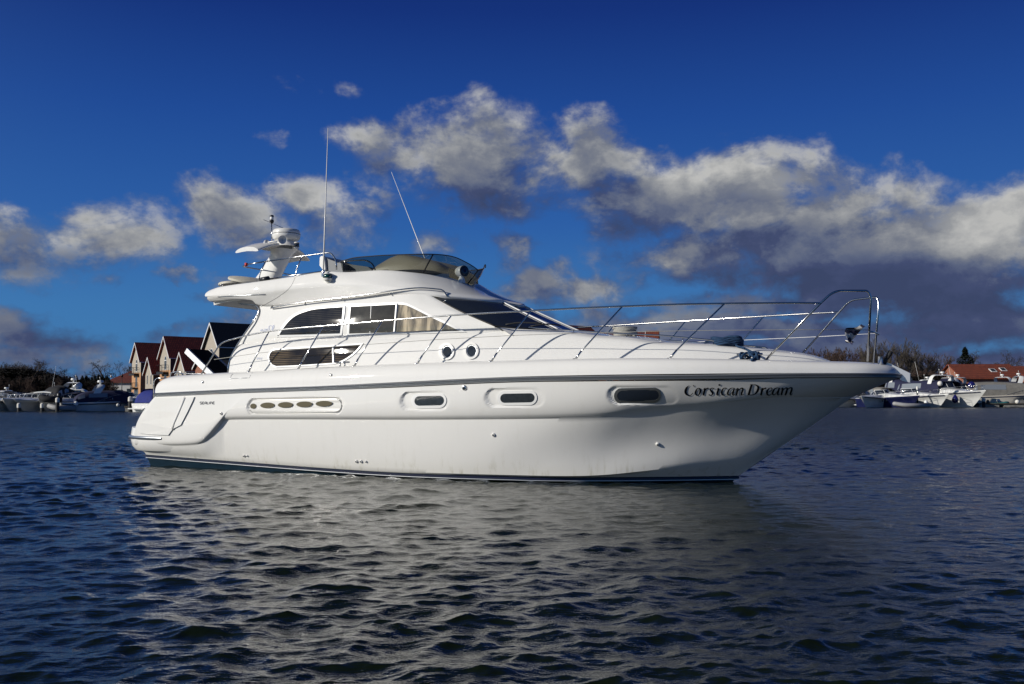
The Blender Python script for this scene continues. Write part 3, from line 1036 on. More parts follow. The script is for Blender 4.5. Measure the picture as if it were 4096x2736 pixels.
# flybridge moulding: overhang aft, coaming, and the brow running down to the windscreen
fb = [
    [(838, 1205, 1.46), (880, 1201, 1.52), (940, 1197, 1.54), (1004, 1200, 1.54), (1033, 1219, 1.47), (1120, 1224, 1.44), (1250, 1209, 1.445), (1441, 1192, 1.45), (1591, 1177, 1.42), (1700, 1180, 1.34), (1790, 1194, 1.19), (1931, 1204, .80), (2014, 1214, .42), (2048, 1226, 0)],
    [(829, 1196, 1.50), (874, 1196, 1.54), (940, 1194, 1.56), (1012, 1194, 1.56), (1052, 1212, 1.50), (1130, 1214, 1.475), (1250, 1201, 1.47), (1441, 1184, 1.47), (1591, 1167, 1.43), (1700, 1169, 1.34), (1800, 1183, 1.18), (1935, 1196, .78), (2016, 1206, .41), (2052, 1226, 0)],
    [(829, 1188, 1.52), (870, 1189, 1.57), (940, 1187, 1.585), (1016, 1184, 1.58), (1078, 1182, 1.55), (1150, 1175, 1.52), (1270, 1162, 1.50), (1441, 1150, 1.48), (1585, 1152, 1.42), (1690, 1158, 1.32), (1800, 1172, 1.13), (1930, 1187, .74), (2010, 1199, .38), (2048, 1224, 0)],
    [(820, 1184, 1.52), (868, 1180, 1.585), (940, 1176, 1.60), (1016, 1170, 1.60), (1085, 1162, 1.57), (1160, 1153, 1.54), (1280, 1138, 1.51), (1441, 1132, 1.475), (1570, 1140, 1.40), (1680, 1147, 1.28), (1795, 1158, 1.02), (1895, 1171, .68), (1955, 1182, .34), (1992, 1198, 0)],
    [(824, 1172, 1.50), (870, 1165, 1.57), (940, 1155, 1.58), (1012, 1145, 1.58), (1090, 1135, 1.55), (1165, 1127, 1.52), (1290, 1110, 1.48), (1420, 1108, 1.43), (1545, 1108, 1.34), (1660, 1119, 1.18), (1785, 1134, .84), (1862, 1148, .54), (1912, 1160, .26), (1938, 1169, 0)],
    [(843, 1159, 1.46), (878, 1148.5, 1.53), (945, 1138, 1.54), (1011, 1129.5, 1.54), (1090, 1119, 1.51), (1170, 1107, 1.48), (1297, 1088, 1.43), (1400, 1089, 1.36), (1530, 1082, 1.27), (1649, 1091, 1.08), (1770, 1106, .66), (1822, 1117, .42), (1860, 1131, .20), (1886, 1142, 0)],
    [(850, 1159, 1.40), (884, 1149, 1.46), (950, 1139, 1.47), (1017, 1131, 1.47), (1095, 1120, 1.44), (1176, 1109, 1.41), (1303, 1090, 1.36), (1404, 1091, 1.29), (1532, 1084, 1.20), (1645, 1093, 1.01), (1760, 1107, .60), (1810, 1118, .38), (1848, 1133, .18), (1872, 1143, 0)],
]
FB = net(pts(fb), 8, 5)
# inside wall and sole of the flybridge
inner = [p.copy() for p in FB[-1]]
low = [Vector((p.x, p.y * .97, p.z - .30)) for p in inner]
sole = [Vector((p.x, 0, p.z)) for p in low]
mb = MB()
both(mb, FB + [low, sole])
# soffit under the overhang
l0 = FB[0]
both(mb, [l0, [Vector((p.x + .05 * (1 if k < 20 else 0), p.y * .93, p.z - .012)) for k, p in enumerate(l0)], [Vector((p.x + .1 * (1 if k < 20 else 0), p.y * .6, p.z + .03)) for k, p in enumerate(l0)], [Vector((p.x + .1 * (1 if k < 20 else 0), 0, p.z + .03)) for k, p in enumerate(l0)]])
# after end
endc = [r_[0] for r_ in FB]
mb.grid([[Vector((p.x, p.y * f, p.z)) for p in endc] for f in (1, .5, 0, -.5, -1)])
fly = mb.build('flybridge', M['white'], yacht, angle=42)

ST = bvh_of(trunk, cabin, fly)


def window(outer, inner_, glass, name='side_window', h=.016, fm='alu', bars=()):
    w_ = MB(); ring(w_, ST, outer, inner_, h)
    for a, b_, wd in bars:
        p = skin(ST, [a, b_], .010)
        w_.tube(p, wd, 6)
    fr = w_.build(name, M[fm], yacht, angle=30)
    g_ = MB()
    # glass laid as a strip grid so that it follows the cabin side
    pane(g_, ST, inner_, .007)
    g_.build('pane', M[glass], fr, smooth=False)
    return fr


def smooth2(p, n=4):
    return [(q.x, q.y) for q in cr([(a, b, 0) for a, b in p], n)]


def inset(poly, d):
    """move a closed outline inwards by d photo pixels"""
    n = len(poly); out = []
    ar = sum(poly[i][0] * poly[(i + 1) % n][1] - poly[(i + 1) % n][0] * poly[i][1] for i in range(n))
    sg = 1 if ar > 0 else -1
    for i in range(n):
        a, b, c = Vector(poly[i - 1]), Vector(poly[i]), Vector(poly[(i + 1) % n])
        e1 = (b - a); e2 = (c - b)
        if e1.length < 1e-6 or e2.length < 1e-6: out.append(tuple(b)); continue
        e1.normalize(); e2.normalize()
        n1 = Vector((-e1.y, e1.x)) * sg; n2 = Vector((-e2.y, e2.x)) * sg
        m_ = n1 + n2
        if m_.length < .3: m_ = n1
        m_.normalize(); k = d / max(.45, m_.dot(n1))
        out.append((b.x + m_.x * k, b.y + m_.y * k))
    return out


# after side window with its arched top
arch = smooth2([(1106, 1349), (1122, 1319), (1150, 1282), (1180, 1257), (1215, 1242), (1255, 1231), (1310, 1225), (1383, 1220)], 4)
o1 = arch + [(1377, 1280), (1369, 1342), (1240, 1346)]
window(o1, inset(o1, 8), 'blind')
# forward side window, two lights
fr_ = smooth2([(1590, 1210.5), (1625, 1214), (1659, 1228), (1727, 1262), (1800, 1296), (1866, 1328)], 4)
o2 = [(1397, 1220), (1500, 1215)] + fr_ + [(1720, 1333), (1580, 1337), (1390, 1343), (1393, 1280)]
w2 = window(o2, inset(o2, 8), 'greyfilm', bars=[((1589, 1214), (1579, 1333), .024), ((1486, 1222), (1481, 1336), .006)])
# the forward light is lined with a bronze film
i2 = inset(o2, 9)
fwd = [q for q in i2 if q[0] > 1596]
fwd = [(1595, 1219)] + [q for q in fwd if q[0] < 1870] + [(1588, 1327)]
g_ = MB(); pane(g_, ST, fwd, .0105); g_.build('film_pane', M['bronze'], w2, smooth=False)
# long lower window
lo = [(1106, 1470), (1088, 1462), (1077, 1447), (1073, 1430), (1077, 1413), (1088, 1400), (1104, 1396), (1200, 1390), (1330, 1382), (1455, 1374)]
lo += smooth2([(1448, 1384), (1430, 1406), (1404, 1428), (1372, 1447), (1336, 1457)], 3) + [(1200, 1466)]
w3 = window(lo, inset(lo, 5), 'blind_brown', bars=[((1334, 1389), (1336, 1452), .022)])
# two round ports
for cx, cy in ((1788, 1406.5), (1885, 1403.5)):
    o4 = [(cx + 31 * math.cos(R(a)), cy + 33.5 * math.sin(R(a))) for a in range(0, 360, 12)]
    i4 = [(cx + 2 + 21 * math.cos(R(a)), cy + 1 + 25 * math.sin(R(a))) for a in range(0, 360, 12)]
    w_ = MB(); ring(w_, ST, o4, i4, .022)
    fr = w_.build('round_port', M['white2'], yacht, angle=30)
    w_ = MB(); ring(w_, ST, scaled(i4, cx + 2, cy + 1, 1.0), scaled(i4, cx + 5, cy + 2, .82), .010); w_.build('port_rim', M['rail_grey'], fr)
    g_ = MB(); pane(g_, ST, i4, .008); g_.build('pane', M['portglass'], fr, smooth=False)

# eyebrow grab rail over the windows
def tube_obj(name, P, r_, m_='steel', parent=None, n=8):
    b = MB(); b.tube(P, r_, n); return b.build(name, M[m_], parent or yacht)
gr = skin(ST, [(1089, 1224), (1170, 1213), (1250, 1202), (1441, 1182), (1591, 1164)], .055) + skin(ST, [(1676, 1160), (1744, 1166), (1771, 1172)], .05) + skin(ST, [(1789, 1184)], .0)
gr = [skin(ST, [(1089, 1226)], .0)[0]] + cr(gr, 5)
g0 = tube_obj('grab_rail', gr, .013)
for q in ((1222, 1207), (1370, 1190), (1560, 1169)):
    p, n = hit(ST, q[0], q[1] + 5, 0)
    tube_obj('rail_post', [p, p + n * .05], .009, parent=g0)
# moulding joint on the flybridge side, and the panel groove low on the cabin
tube_obj('moulding_joint', skin(ST, smooth2([(1182, 1106), (1172, 1130), (1158, 1152), (1136, 1172), (1105, 1193), (1070, 1213), (1042, 1228)], 4), -.001), .0035, 'rubber')
tube_obj('overhang_trim', skin(ST, [(872, 1187), (940, 1183), (1000, 1180), (1062, 1178)], .004), .008, 'rail_grey')

# smoked wind deflector round the flybridge
top = [(1362, 1046, 1.42), (1414, 1031.5, 1.40), (1480, 1025, 1.36), (1550, 1020.5, 1.30), (1690, 1016.5, 1.10), (1765, 1019, .82), (1820, 1029, .56), (1866, 1050, .33), (1896, 1068, .17), (1913, 1081, 0)]
bot = [(1372, 1092, 1.33), (1410, 1093, 1.30), (1480, 1087, 1.26), (1545, 1084, 1.20), (1649, 1093, 1.03), (1725, 1101, .80), (1775, 1109, .58), (1820, 1119, .38), (1850, 1129, .20), (1870, 1137, 0)]
a = cr([at(*q) for q in top], 6); b = cr([at(*q) for q in bot], 6)
mid = [p.lerp(q, .5) + Vector((.01, -.02, 0)) for p, q in zip(a, b)]
full = []
for r_ in (b, mid, a):
    full.append(r_ + [Vector((p.x, -p.y, p.z)) for p in reversed(r_[:-1])])
mb = MB(); mb.grid(full)
defl = mb.build('wind_deflector', M['tint'], yacht, angle=60)
mb = MB(); mb.tube(full[2], .009, 6); mb.build('edge_strip', M['rubber'], defl)
for k in (27, 54):
    mb = MB()
    for sgn in (1,): mb.tube([full[0][k], full[1][k], full[2][k]], .013, 6)
    mb.build('joint_strip', M['black'], defl)

# helm console hood and seats seen through it
c0 = at(1560, 1083, .35)
hood = [
    [(1490, 1085, .95), (1560, 1085, .95), (1650, 1095, .9), (1740, 1112, .75), (1796, 1118, .55)],
    [(1500, 1070, .9), (1565, 1050, .88), (1650, 1045, .82), (1740, 1062, .68), (1797, 1085, .5)],
    [(1515, 1058, .6), (1570, 1028, .6), (1625, 1020, .55), (1740, 1044, .42), (1794, 1070, .3)],
    [(1530, 1060, 0), (1585, 1032, 0), (1640, 1024, 0), (1745, 1050, 0), (1800, 1074, 0)],
]
mb = MB(); both(mb, net(pts(hood), 8, 6))
mb.build('helm_console', M['beige'], yacht, angle=50)
# helm seat backs
mb = MB()
sp = [(1278, 1062), (1279, 1030), (1284, 1024), (1292, 1024), (1298, 1034), (1301, 1078), (1292, 1080)]
P = [at(x, y, .35) for x, y in sp]; mb.poly(P, (.0, .75, 0)); mb.build('helm_seat', M['white2'], yacht, angle=40)
mb = MB()
P = [at(x, y, .30) for x, y in [(1298, 1030), (1316, 1037), (1346, 1048), (1370, 1054), (1372, 1094), (1300, 1094)]]; mb.poly(P, (.0, .62, 0)); mb.build('bench_seat', M['grey_seat'], yacht, angle=40)
mb = MB()
P = [at(x, y, .1) for x, y in [(1362, 1062), (1375, 1054), (1420, 1060), (1470, 1067), (1486, 1078), (1484, 1100), (1362, 1100)]]; mb.poly(P, (.0, .5, 0)); mb.build('companion_seat', M['grey_seat'], yacht, angle=40)

# wipers resting at the foot of the windscreen, and the locker flap low on the quarter
for P in ([(2020, 1306, 1.30), (2080, 1298, 1.22), (2165, 1301, 1.10)], [(2120, 1313, .95), (2180, 1304, .85), (2240, 1309, .62)]):
    tube_obj('wiper', cr([at(*q) + Vector((.02, -.02, .03)) for q in P], 4), .012, 'rubber', parent=windscreen)
tube_obj('locker_seam', skin(HD, [(932, 1463 + 33), (925, 1490 + 12), (921, 1519), (926, 1514), (960, 1513), (990, 1512)], .001), .005, 'rail_grey')
tube_obj('locker_seam', skin(HD, [(1010, 1490), (1002, 1503), (995, 1514)], .001), .004, 'rail_grey')

# ------------------------------------------------------------------ rails
RB = smooth_tab([(0, 1.74), (3, 1.84), (5, 1.88), (7, 1.87), (8.5, 1.80), (10, 1.62), (11, 1.42), (12, 1.12), (12.8, .85), (13.4, .5)])


def rp(px, py, db=0.0):
    b = 1.5
    for _ in range(40):
        p = at(px, py, b); b = b * .5 + .5 * (RB(p.x) + db)
    return p


def mir(p): return Vector((p.x, -p.y, p.z))


rail_top = [(805, 1497), (874.8, 1384), (900, 1366), (980, 1344), (1075.8, 1325.4), (1180, 1313), (1297, 1303.5), (1529, 1283), (1680, 1270.5), (1805, 1261.5), (1960, 1251), (2122.6, 1243), (2300, 1233.5), (2489, 1225.6), (2700, 1218), (2850, 1215), (3000, 1213), (3149, 1212), (3281, 1212.5)]
TOP = [rp(*q) for q in rail_top]
top_s = [TOP[0]] + cr([TOP[1]] + TOP[2:], 4)
feet = [(994, 1484), (1191.7, 1474), (1414.6, 1464), (1666.8, 1452.5), (1961.7, 1444), (2296, 1436), (2672, 1434)]
heads = [(1075.8, 1326), (1293, 1305), (1529.4, 1284), (1805, 1262.5), (2123.7, 1243.5), (2489, 1226.5), (2898, 1215)]
for side in (1, -1):
    f = (lambda p: p) if side == 1 else mir
    b = MB(); b.tube([f(p) for p in top_s], .0145, 10)
    # the pulpit hoop at the bow
    hoop = [at(3062, 1440, 1.02), at(3281, 1213, .86), at(3336, 1163, .78), at(3472, 1163, .50), at(3484, 1190, .48), at(3470, 1446, .36)]
    b.tube([f(p) for p in fillet(hoop, .13, 6)], .0165, 10)
    gr_ = b.build('guard_rail', M['steel'], yacht)
    for (hx, hy), (fx, fy) in zip(heads, feet):
        h = rp(hx, hy); ft = rp(fx, fy, .0)
        s_ = MB(); s_.tube([f(h), f(ft.lerp(h, .16)), f(ft + Vector((0, 0, -.03)))], .0125, 8)
        s_.tube([f(ft.lerp(h, .16)), f(ft + Vector((0, 0, -.03)))], .016, 8)
        s_.lathe([(.03, -.03), (.03, .0), (.018, .008)], f(ft), 12)
        s_.build('stanchion', M['steel'], gr_)
    # wire half way up
    wire = [rp(856, 1438), rp(1035, 1412), rp(1244, 1393), rp(1468, 1378), rp(1735, 1359), rp(2045, 1342), rp(2395, 1330), rp(2795, 1322), at(3175, 1319, .95), at(3476, 1320, .44)]
    w_ = MB(); w_.tube([f(p) for p in wire], .0045, 5); w_.build('lifeline', M['rope_white'] if side == 1 else M['alu'], gr_)
# cross bar between the two sides of the pulpit
b = MB(); b.tube(fillet([at(3474, 1326, .44), at(3474, 1326, .44) + Vector((.06, .1, .0)), mir(at(3474, 1326, .44)) + Vector((.06, -.1, 0)), mir(at(3474, 1326, .44))], .05), .012, 8)
b.build('pulpit_bar', M['steel'], yacht)

# flybridge rails
def tb(name, P, r_=.0135, m_='steel', parent=None, rad=.08):
    b = MB(); b.tube(fillet([at(*q) for q in P], rad, 5), r_, 8); return b.build(name, M[m_], parent or yacht)
fr = tb('flybridge_rail', [(1062, 1046, 1.42), (1208, 1025, 1.38), (1322, 1009, 1.34), (1345, 1040, 1.33), (1346.5, 1079, 1.33)])
b = MB()
aft = [at(1062, 1046, 1.42), at(984, 1058, 1.38), at(968, 1066, 1.10), mir(at(968, 1066, 1.10)), mir(at(984, 1058, 1.38)), mir(at(1062, 1046, 1.42)), mir(at(1322, 1009, 1.34))]
b.tube(fillet(aft, .16, 6), .0135, 8); b.build('stern_bar', M['steel'], fr)
for P in ([(1062, 1047, 1.42), (1040, 1092, 1.44), (1035, 1127, 1.46)], [(1208, 1026, 1.38), (1184.5, 1082, 1.40), (1182.5, 1106, 1.42)]):
    s_ = MB(); s_.tube(fillet([at(*q) for q in P], .06, 4), .012, 8); s_.build('stanchion', M['steel'], fr)
    s_ = MB(); s_.tube(fillet([mir(at(*q)) for q in P], .06, 4), .012, 8); s_.build('stanchion', M['steel'], fr)
tb('lower_bar', [(1074, 1116, 1.42), (1182, 1100, 1.40), (1293, 1085, 1.36)], .012, parent=fr)
b = MB()
P = [at(1045, 1120, 1.43), at(1074, 1114, 1.42)]; b.tube(P, .05, 10); b.build('cover_roll', M['black'], fr)
b = MB(); b.lathe([(.03, -.03), (.03, .03)], at(985, 1058, 1.37), 10); b.build('red_clip', M['red'], fr)
tb('coaming_rail', [(1346.5, 1049, 1.33), (1400, 1043, 1.30), (1462, 1040, 1.26), (1490, 1054, 1.22), (1502, 1082, 1.20)], parent=None)

# steel hand tube down the after edge of the cabin
tb('cabin_hand_tube', [(950, 1199, 1.2), (958, 1213, 1.30), (1024.7, 1221, 1.42), (1037, 1236, 1.45), (1032, 1256, 1.47), (1011, 1289.6, 1.50), (975, 1340, 1.52), (948, 1382, 1.54), (925, 1425, 1.56), (914, 1460, 1.58), (910, 1496, 1.60)], .015, rad=.05)
# stern rails and gate posts
tb('stern_rail', [(681, 1512, 1.3), (681, 1492, 1.3), (722, 1485, 1.3), (733, 1503, 1.3)], .014, rad=.1)
tb('stern_rail', [(700, 1508, .9), (700, 1493, .9), (820, 1496, .9), (840, 1500, .9)], .012, rad=.05)
tb('boarding_handhold', [(613, 1594, 1.2), (614.6, 1525, 1.2), (627, 1513, 1.2), (678, 1513, 1.2)], .013, rad=.1)

# foredeck grab rails
for P in ([(2078, 1323, 1.05), (2090, 1314, 1.05), (2110, 1310, 1.05), (2446, 1332, .95), (2650, 1341.5, .85), (2854, 1361, .75), (2885, 1377, .74)],):
    g1 = tb('foredeck_rail', P, .011, rad=.1)
    for q in ((2294, 1322, 1.0), (2507, 1336, .92), (2731, 1349, .8)):
        s_ = MB(); p = at(*q); s_.tube([p, p + Vector((0, 0, -.14))], .008, 6); s_.build('rail_post', M['steel'], g1)
for P in ([(2580, 1353, .2), (2650, 1361, .2), (2850, 1374, .2), (3000, 1384, .2), (3062, 1390, .2), (3072, 1398, .2)],):
    tb('hatch_rail', P, .012, rad=.1)

# ------------------------------------------------------------------ radar mast
mast_p = MB()
sec = []
for (x0, y0, x1, y1, th) in ((1013, 1134, 1117, 1110, .17), (1021.5, 1126, 1119, 1104, .165), (1047, 1092, 1137, 1067, .15), (1087, 1022, 1153, 1040, .14), (1090, 1003, 1165, 1018, .16), (1080, 992, 1185, 1000, .22)):
    a = at(x0, y0, 0); b = at(x1, y1, 0); c = (a + b) / 2; hx = (b - a) / 2
    n = 20
    sec.append([Vector((c.x + hx.x * math.copysign(abs(math.cos(2 * math.pi * k / n)) ** .7, math.cos(2 * math.pi * k / n)), th * math.copysign(abs(math.sin(2 * math.pi * k / n)) ** .8, math.sin(2 * math.pi * k / n)), c.z + hx.z * math.cos(2 * math.pi * k / n))) for k in range(n + 1)])
mast_p.grid(sec)
mast = mast_p.build('radar_mast', M['white'], yacht, angle=50)
# wing across the mast head, arms swept aft and drooping at the tips
cen = at(1100, 990, 0)
rows = []
for s_ in np.linspace(-1, 1, 33):
    y = -s_ * .80
    a = abs(s_)
    chord = .34 * (1 - .12 * a ** 3)
    xc = cen.x - .03 * a
    zc = cen.z + .015 - .15 * max(0, a - .3) ** 1.6 / .7 ** 1.6
    th = .045 + .03 * (1 - a) ** 2
    r_ = []
    for k in range(21):
        t = 2 * math.pi * k / 20
        cx_ = math.copysign(abs(math.cos(t)) ** .6, math.cos(t))
        r_.append(Vector((xc + chord * cx_, y, zc + th * math.sin(t) - .05 * cx_ ** 2 * a)))
    rows.append(r_)
w_ = MB(); w_.grid(rows)
for r_ in (rows[0], rows[-1]):
    c = sum(r_[:-1], Vector()) / 20
    w_.grid([r_, [c + (p - c) * .02 for p in r_]])
w_.build('wing', M['white'], mast, angle=40)
# radar dome on its pedestal
rc = at(1145, 978, 0)
d = MB(); d.lathe([(.27, -.02), (.22, .03), (.17, .10), (.15, .15)], (rc.x, 0, rc.z - .03), 28)
ped = d.build('dome_pedestal', M['white2'], mast, angle=40)
rc = at(1145, 964, 0)
d = MB(); d.lathe([(.14, -.0), (.24, .015), (.272, .045), (.282, .09), (.287, .125), (.284, .135), (.284, .14), (.286, .145), (.276, .20), (.255, .226), (.20, .235), (.0, .237)], (rc.x, 0, rc.z), 36)
dome = d.build('radar_dome', M['white2'], mast, angle=50)
d = MB(); d.lathe([(.2865, .129), (.288, .132), (.2865, .139)], (rc.x, 0, rc.z), 36); d.build('seam', M['rubber'], dome)
# air horn
h0 = at(1066, 970, .42); h1 = at(1115, 962, .42); h2 = at(1131, 959, .42)
ax = Vector((.72, -.69, -.03)).normalized()
hb = MB()
hb.tube([h0, h1, h2 - ax * .12], .017, 10, rr=[.012, .018, .022])
hb.lathe([(.022, -.14), (.032, -.08), (.055, -.03), (.088, .0), (.082, -.003), (.045, -.035), (.0, -.09)], h2, 24, ax)
horn = hb.build('air_horn', M['white2'], mast, angle=60)
hb = MB(); hb.lathe([(.03, -.03), (.055, -.015), (.055, .015), (.03, .03)], h0, 18, Vector((1, -.4, 0))); hb.build('horn_driver', M['white2'], horn, angle=40)
# light pole and crossbar
pb = at(1087, 985, .12); pt = at(1084, 893, .12); pt = Vector((pb.x - .01, pb.y, pt.z))
p_ = MB(); p_.tube([pb, pt], .011, 8)
a = at(1045, 885, .42); b = at(1124, 909, -.02); p_.tube([Vector((pt.x - .03, -.33, pt.z + .04)), Vector((pt.x + .03, .25, pt.z - .06))], .006, 6)
pole = p_.build('signal_pole', M['steel'], mast)
lt = MB(); lt.lathe([(.03, 0), (.045, .03), (.045, .06), (.030, .065), (.030, .13), (.042, .131), (.042, .16), (.02, .17)], pt, 16); l_ = lt.build('all_round_light', M['black'], pole, angle=40)
lt = MB(); lt.lathe([(.036, .065), (.036, .13)], pt, 16); lt.build('lens', M['alu'], l_)
nb = at(1187, 985, .10)
lt = MB(); lt.lathe([(.055, -.04), (.055, -.02), (.045, -.019), (.045, .059), (.055, .06), (.055, .08), (.03, .09)], nb, 16); l_ = lt.build('masthead_light', M['white2'], mast, angle=40)
lt = MB(); lt.lathe([(.05, -.02), (.05, .06)], nb, 16); lt.build('lens', M['glass'], l_)

# aerials
a0 = at(1293, 1098, 1.50); a1 = at(1312, 512, 1.50)
b = MB(); b.tube([a0, a0.lerp(a1, .25), a1], .012, 8, rr=[.016, .013, .005]); ae = b.build('whip_aerial', M['white2'], yacht)
b = MB(); b.lathe([(.03, -.05), (.035, 0), (.025, .06)], a0, 12); b.build('aerial_mount', M['steel'], ae, angle=40)
a0 = at(1703, 1043, -1.15); a1 = at(1565.5, 688, -1.15)
b = MB(); b.tube([a0 + (a0 - a1).normalized() * .3, a0, a1], .01, 8, rr=[.014, .010, .004]); b.build('raked_aerial', M['white2'], yacht)

# starboard navigation light, searchlight, deck discs
p, n = hit(ST, 1318, 1113, .0)
b = MB(); b.lathe([(.10, -.02), (.095, .02), (.07, .03)], p, 20, n); nl = b.build('navigation_light', M['white2'], yacht, angle=40)
b = MB(); b.lathe([(.075, -.065), (.085, -.045), (.085, -.03)], p + n * .06, 20); b.lathe([(.08, .045), (.075, .06), (.04, .065)], p + n * .06, 20); b.build('light_housing', M['white2'], nl, angle=40)
b = MB(); b.lathe([(.072, -.03), (.072, .045)], p + n * .06, 20); b.build('green_lens', M['green_lens'], nl)
p, n = hit(ST, 1846, 1128, .0)
sl = MB(); sl.lathe([(.07, -.02), (.06, .05), (.045, .08), (.045, .12)], p, 16)
s0 = sl.build('searchlight', M['white2'], yacht, angle=30)
ax = Vector((.93, -.36, .02)).normalized(); pc = p + Vector((0, 0, .19))
sl = MB(); sl.lathe([(0, -.13), (.05, -.125), (.085, -.09), (.10, -.03), (.105, .07), (.095, .08)], pc, 20, ax); sl.build('lamp_housing', M['white2'], s0, angle=50)
sl = MB(); sl.lathe([(.100, .05), (.102, .085), (.085, .088)], pc, 20, ax); sl.build('lamp_bezel', M['black'], s0, angle=40)
sl = MB(); sl.lathe([(.09, .083), (.05, .092), (0, .094)], pc, 20, ax); sl.build('lens', M['glass'], s0)
def disc(px, py, b_, r_, tilt, rz=0):
    c = at(px, py, b_)
    d = MB(); d.lathe([(r_ * .55, -.06), (r_, -.015), (r_, .02), (r_ * .96, .032), (0, .04)], c, 32, Vector((tilt[0], tilt[1], 1)))
    return d.build('deck_locker_lid', M['cream'], yacht, angle=40)
disc(942, 1138, .9, .33, (-.05, 0)); disc(995, 1122, .8, .40, (.22, -.1))
for q in ((884, 1147, 1.45), (890, 1146, 1.45)):
    b = MB(); b.lathe([(.015, -.02), (.015, .03), (.02, .04)], at(*q), 8); b.build('deck_socket', M['steel'], yacht)
tube_obj('flag_socket', [at(927, 1130, 1.0), at(927, 1112, 1.0)], .008)

# chrome vent on the foredeck, bow roller, fairlead studs, cleat
c = at(2208, 1330, .95)
b = MB(); b.lathe([(.15, -.04), (.15, .0), (.13, .035), (.05, .05), (0, .052)], c, 28); b.build('deck_vent', M['steel'], yacht, angle=40)
def bowroller():
    P = [(3540, 1450), (3555, 1452), (3640, 1493), (3640, 1530), (3610, 1524), (3590, 1505), (3545, 1470)]
    pl = [at(x, y, .06) for x, y in P]
    q = MB(); q.poly(pl, (0, .012, 0)); q.poly([p + Vector((0, .11, 0)) for p in pl], (0, .012, 0))
    c = at(3625, 1512, .0); q.lathe([(.035, -.055), (.02, 0), (.035, .055)], c, 16, Vector((0, 1, 0)))
    o = q.build('bow_roller', M['alu_dull'], yacht, angle=30)
    k = MB(); k.tube([at(3638, 1530, .0), at(3638, 1482, .0)], .006, 6); k.build('retaining_pin', M['steel'], o)
    return o
bowroller()
b = MB(); b.lathe([(.05, -.02), (.035, .0), (.033, .09), (.036, .095), (0, .096)], at(3522, 1452, .18), 16); b.build('stem_post', M['alu_dull'], yacht, angle=40)
b = MB(); q = at(3534, 1456, .1); b.tube([q, q + Vector((.05, 0, .09))], .03, 12); b.tube([q + Vector((.05, 0, .09)), q + Vector((.11, 0, .19))], .035, 10); 
b.build('windlass_handle', M['rubber'], yacht)
c = rp(2999, 1427, -.10)
b = MB()
for dx in (-.07, .07): b.tube([c + Vector((dx, 0, -.06)), c + Vector((dx, 0, .03))], .018, 8)
b.tube([c + Vector((-.19, 0, .035)), c + Vector((-.07, 0, .045)), c + Vector((.07, 0, .045)), c + Vector((.19, 0, .035))], .018, 8)
b.lathe([(.12, -.07), (.12, -.055)], c, 16); b.build('mooring_cleat', M['steel'], yacht)
c2 = rp(1370, 1456, -.06)
b = MB()
for dx in (-.05, .05): b.tube([c2 + Vector((dx, 0, -.06)), c2 + Vector((dx, 0, .02))], .014, 8)
b.tube([c2 + Vector((-.15, 0, .03)), c2 + Vector((0, 0, .03)), c2 + Vector((.15, 0, .03))], .014, 8); b.build('mooring_cleat', M['steel'], yacht)

# blue mooring line: coil on the foredeck, run to the cleat and turns round it
def to_w(p): return Vector((OX + p.x * CA + p.y * SA, OY - p.x * SA + p.y * CA, p.z))
rnd = random.Random(5)
cc = at(2905, 1374, .62)
P = []
P.append(at(2818, 1372, .6)); P.append(at(2848, 1364, .62))
for i in range(60):
    a = i * .55; rr = .17 + .035 * math.sin(i * 1.7) 
    P.append(cc + Vector((rr * 1.25 * math.cos(a), rr * .8 * math.sin(a), -.03 + .0022 * i + .012 * math.sin(i * 2.3))))
P += [at(2945, 1382, .68), at(2975, 1392, .74), at(3010, 1411, .95), c + Vector((.07, -.02, .05))]
for i in range(44):
    a = i * .8
    P.append(c + Vector((.13 * math.sin(a * .43), -.065 * math.cos(a), .0 + .05 * math.sin(a) + .01)))
P.append(c + Vector((.06, -.14, -.06)))
ob = MB(); ob.tube([to_w(p) for p in cr(P, 3)], .018, 7)
rope = ob.build('mooring_rope', M['fabric_blue'])
tag(rope, 'coil of dark blue rope on the foredeck with its end turned round the bow cleat', 'rope')
cc = at(2500, 1333, -.9); P = []
for i in range(70):
    a = i * .6; P.append(cc + Vector(((.20 + .02 * math.sin(i)) * math.cos(a), .2 * math.sin(a), -.05 + .0024 * i)))
ob = MB(); ob.tube([to_w(p) for p in cr(P, 2)], .016, 6)
rope2 = ob.build('rope_coil', M['rope_white'])
tag(rope2, 'pale coil of rope on the far side of the white yacht foredeck', 'rope')
# flag rolled at the pulpit
ob = MB()
fc = at(3455, 1330, .46)
rows = []
for i in range(15):
    t = i / 14; a = t * 3.6
    base = fc + Vector((-.02 - .20 * math.sin(t * 2.2), .03 * math.sin(5 * t), .11 * math.cos(a) - .03))
    rows.append([base + Vector((.05 * math.sin(j * 1.9 + i * .6), .032 * (j - 2), .035 * math.cos(j * 1.4 + i * .8) - .05 * (j - 2) * math.sin(a))) for j in range(5)])
ob.grid([[to_w(p) for p in r_] for r_ in rows])
fl_m = bpy.data.materials.new('striped_flag_cloth'); fl_m.use_nodes = True
N = NT(fl_m.node_tree); o_ = N.n('ShaderNodeOutputMaterial'); b_ = N.n('ShaderNodeBsdfPrincipled'); N.t.links.new(b_.outputs[0], o_.inputs[0])
nz = N.noise(N.n('ShaderNodeTexCoord').outputs['Object'], 5.0, 1, .5)
N.set(b_, 'Base Color', N.mix(N.rng(nz, .50, .53), (.02, .022, .06, 1), (.6, .58, .56, 1))); N.set(b_, 'Roughness', .9)
flag = ob.build('flag', fl_m)
tag(flag, 'crumpled navy and white flag wrapped round the bow rail', 'flag')

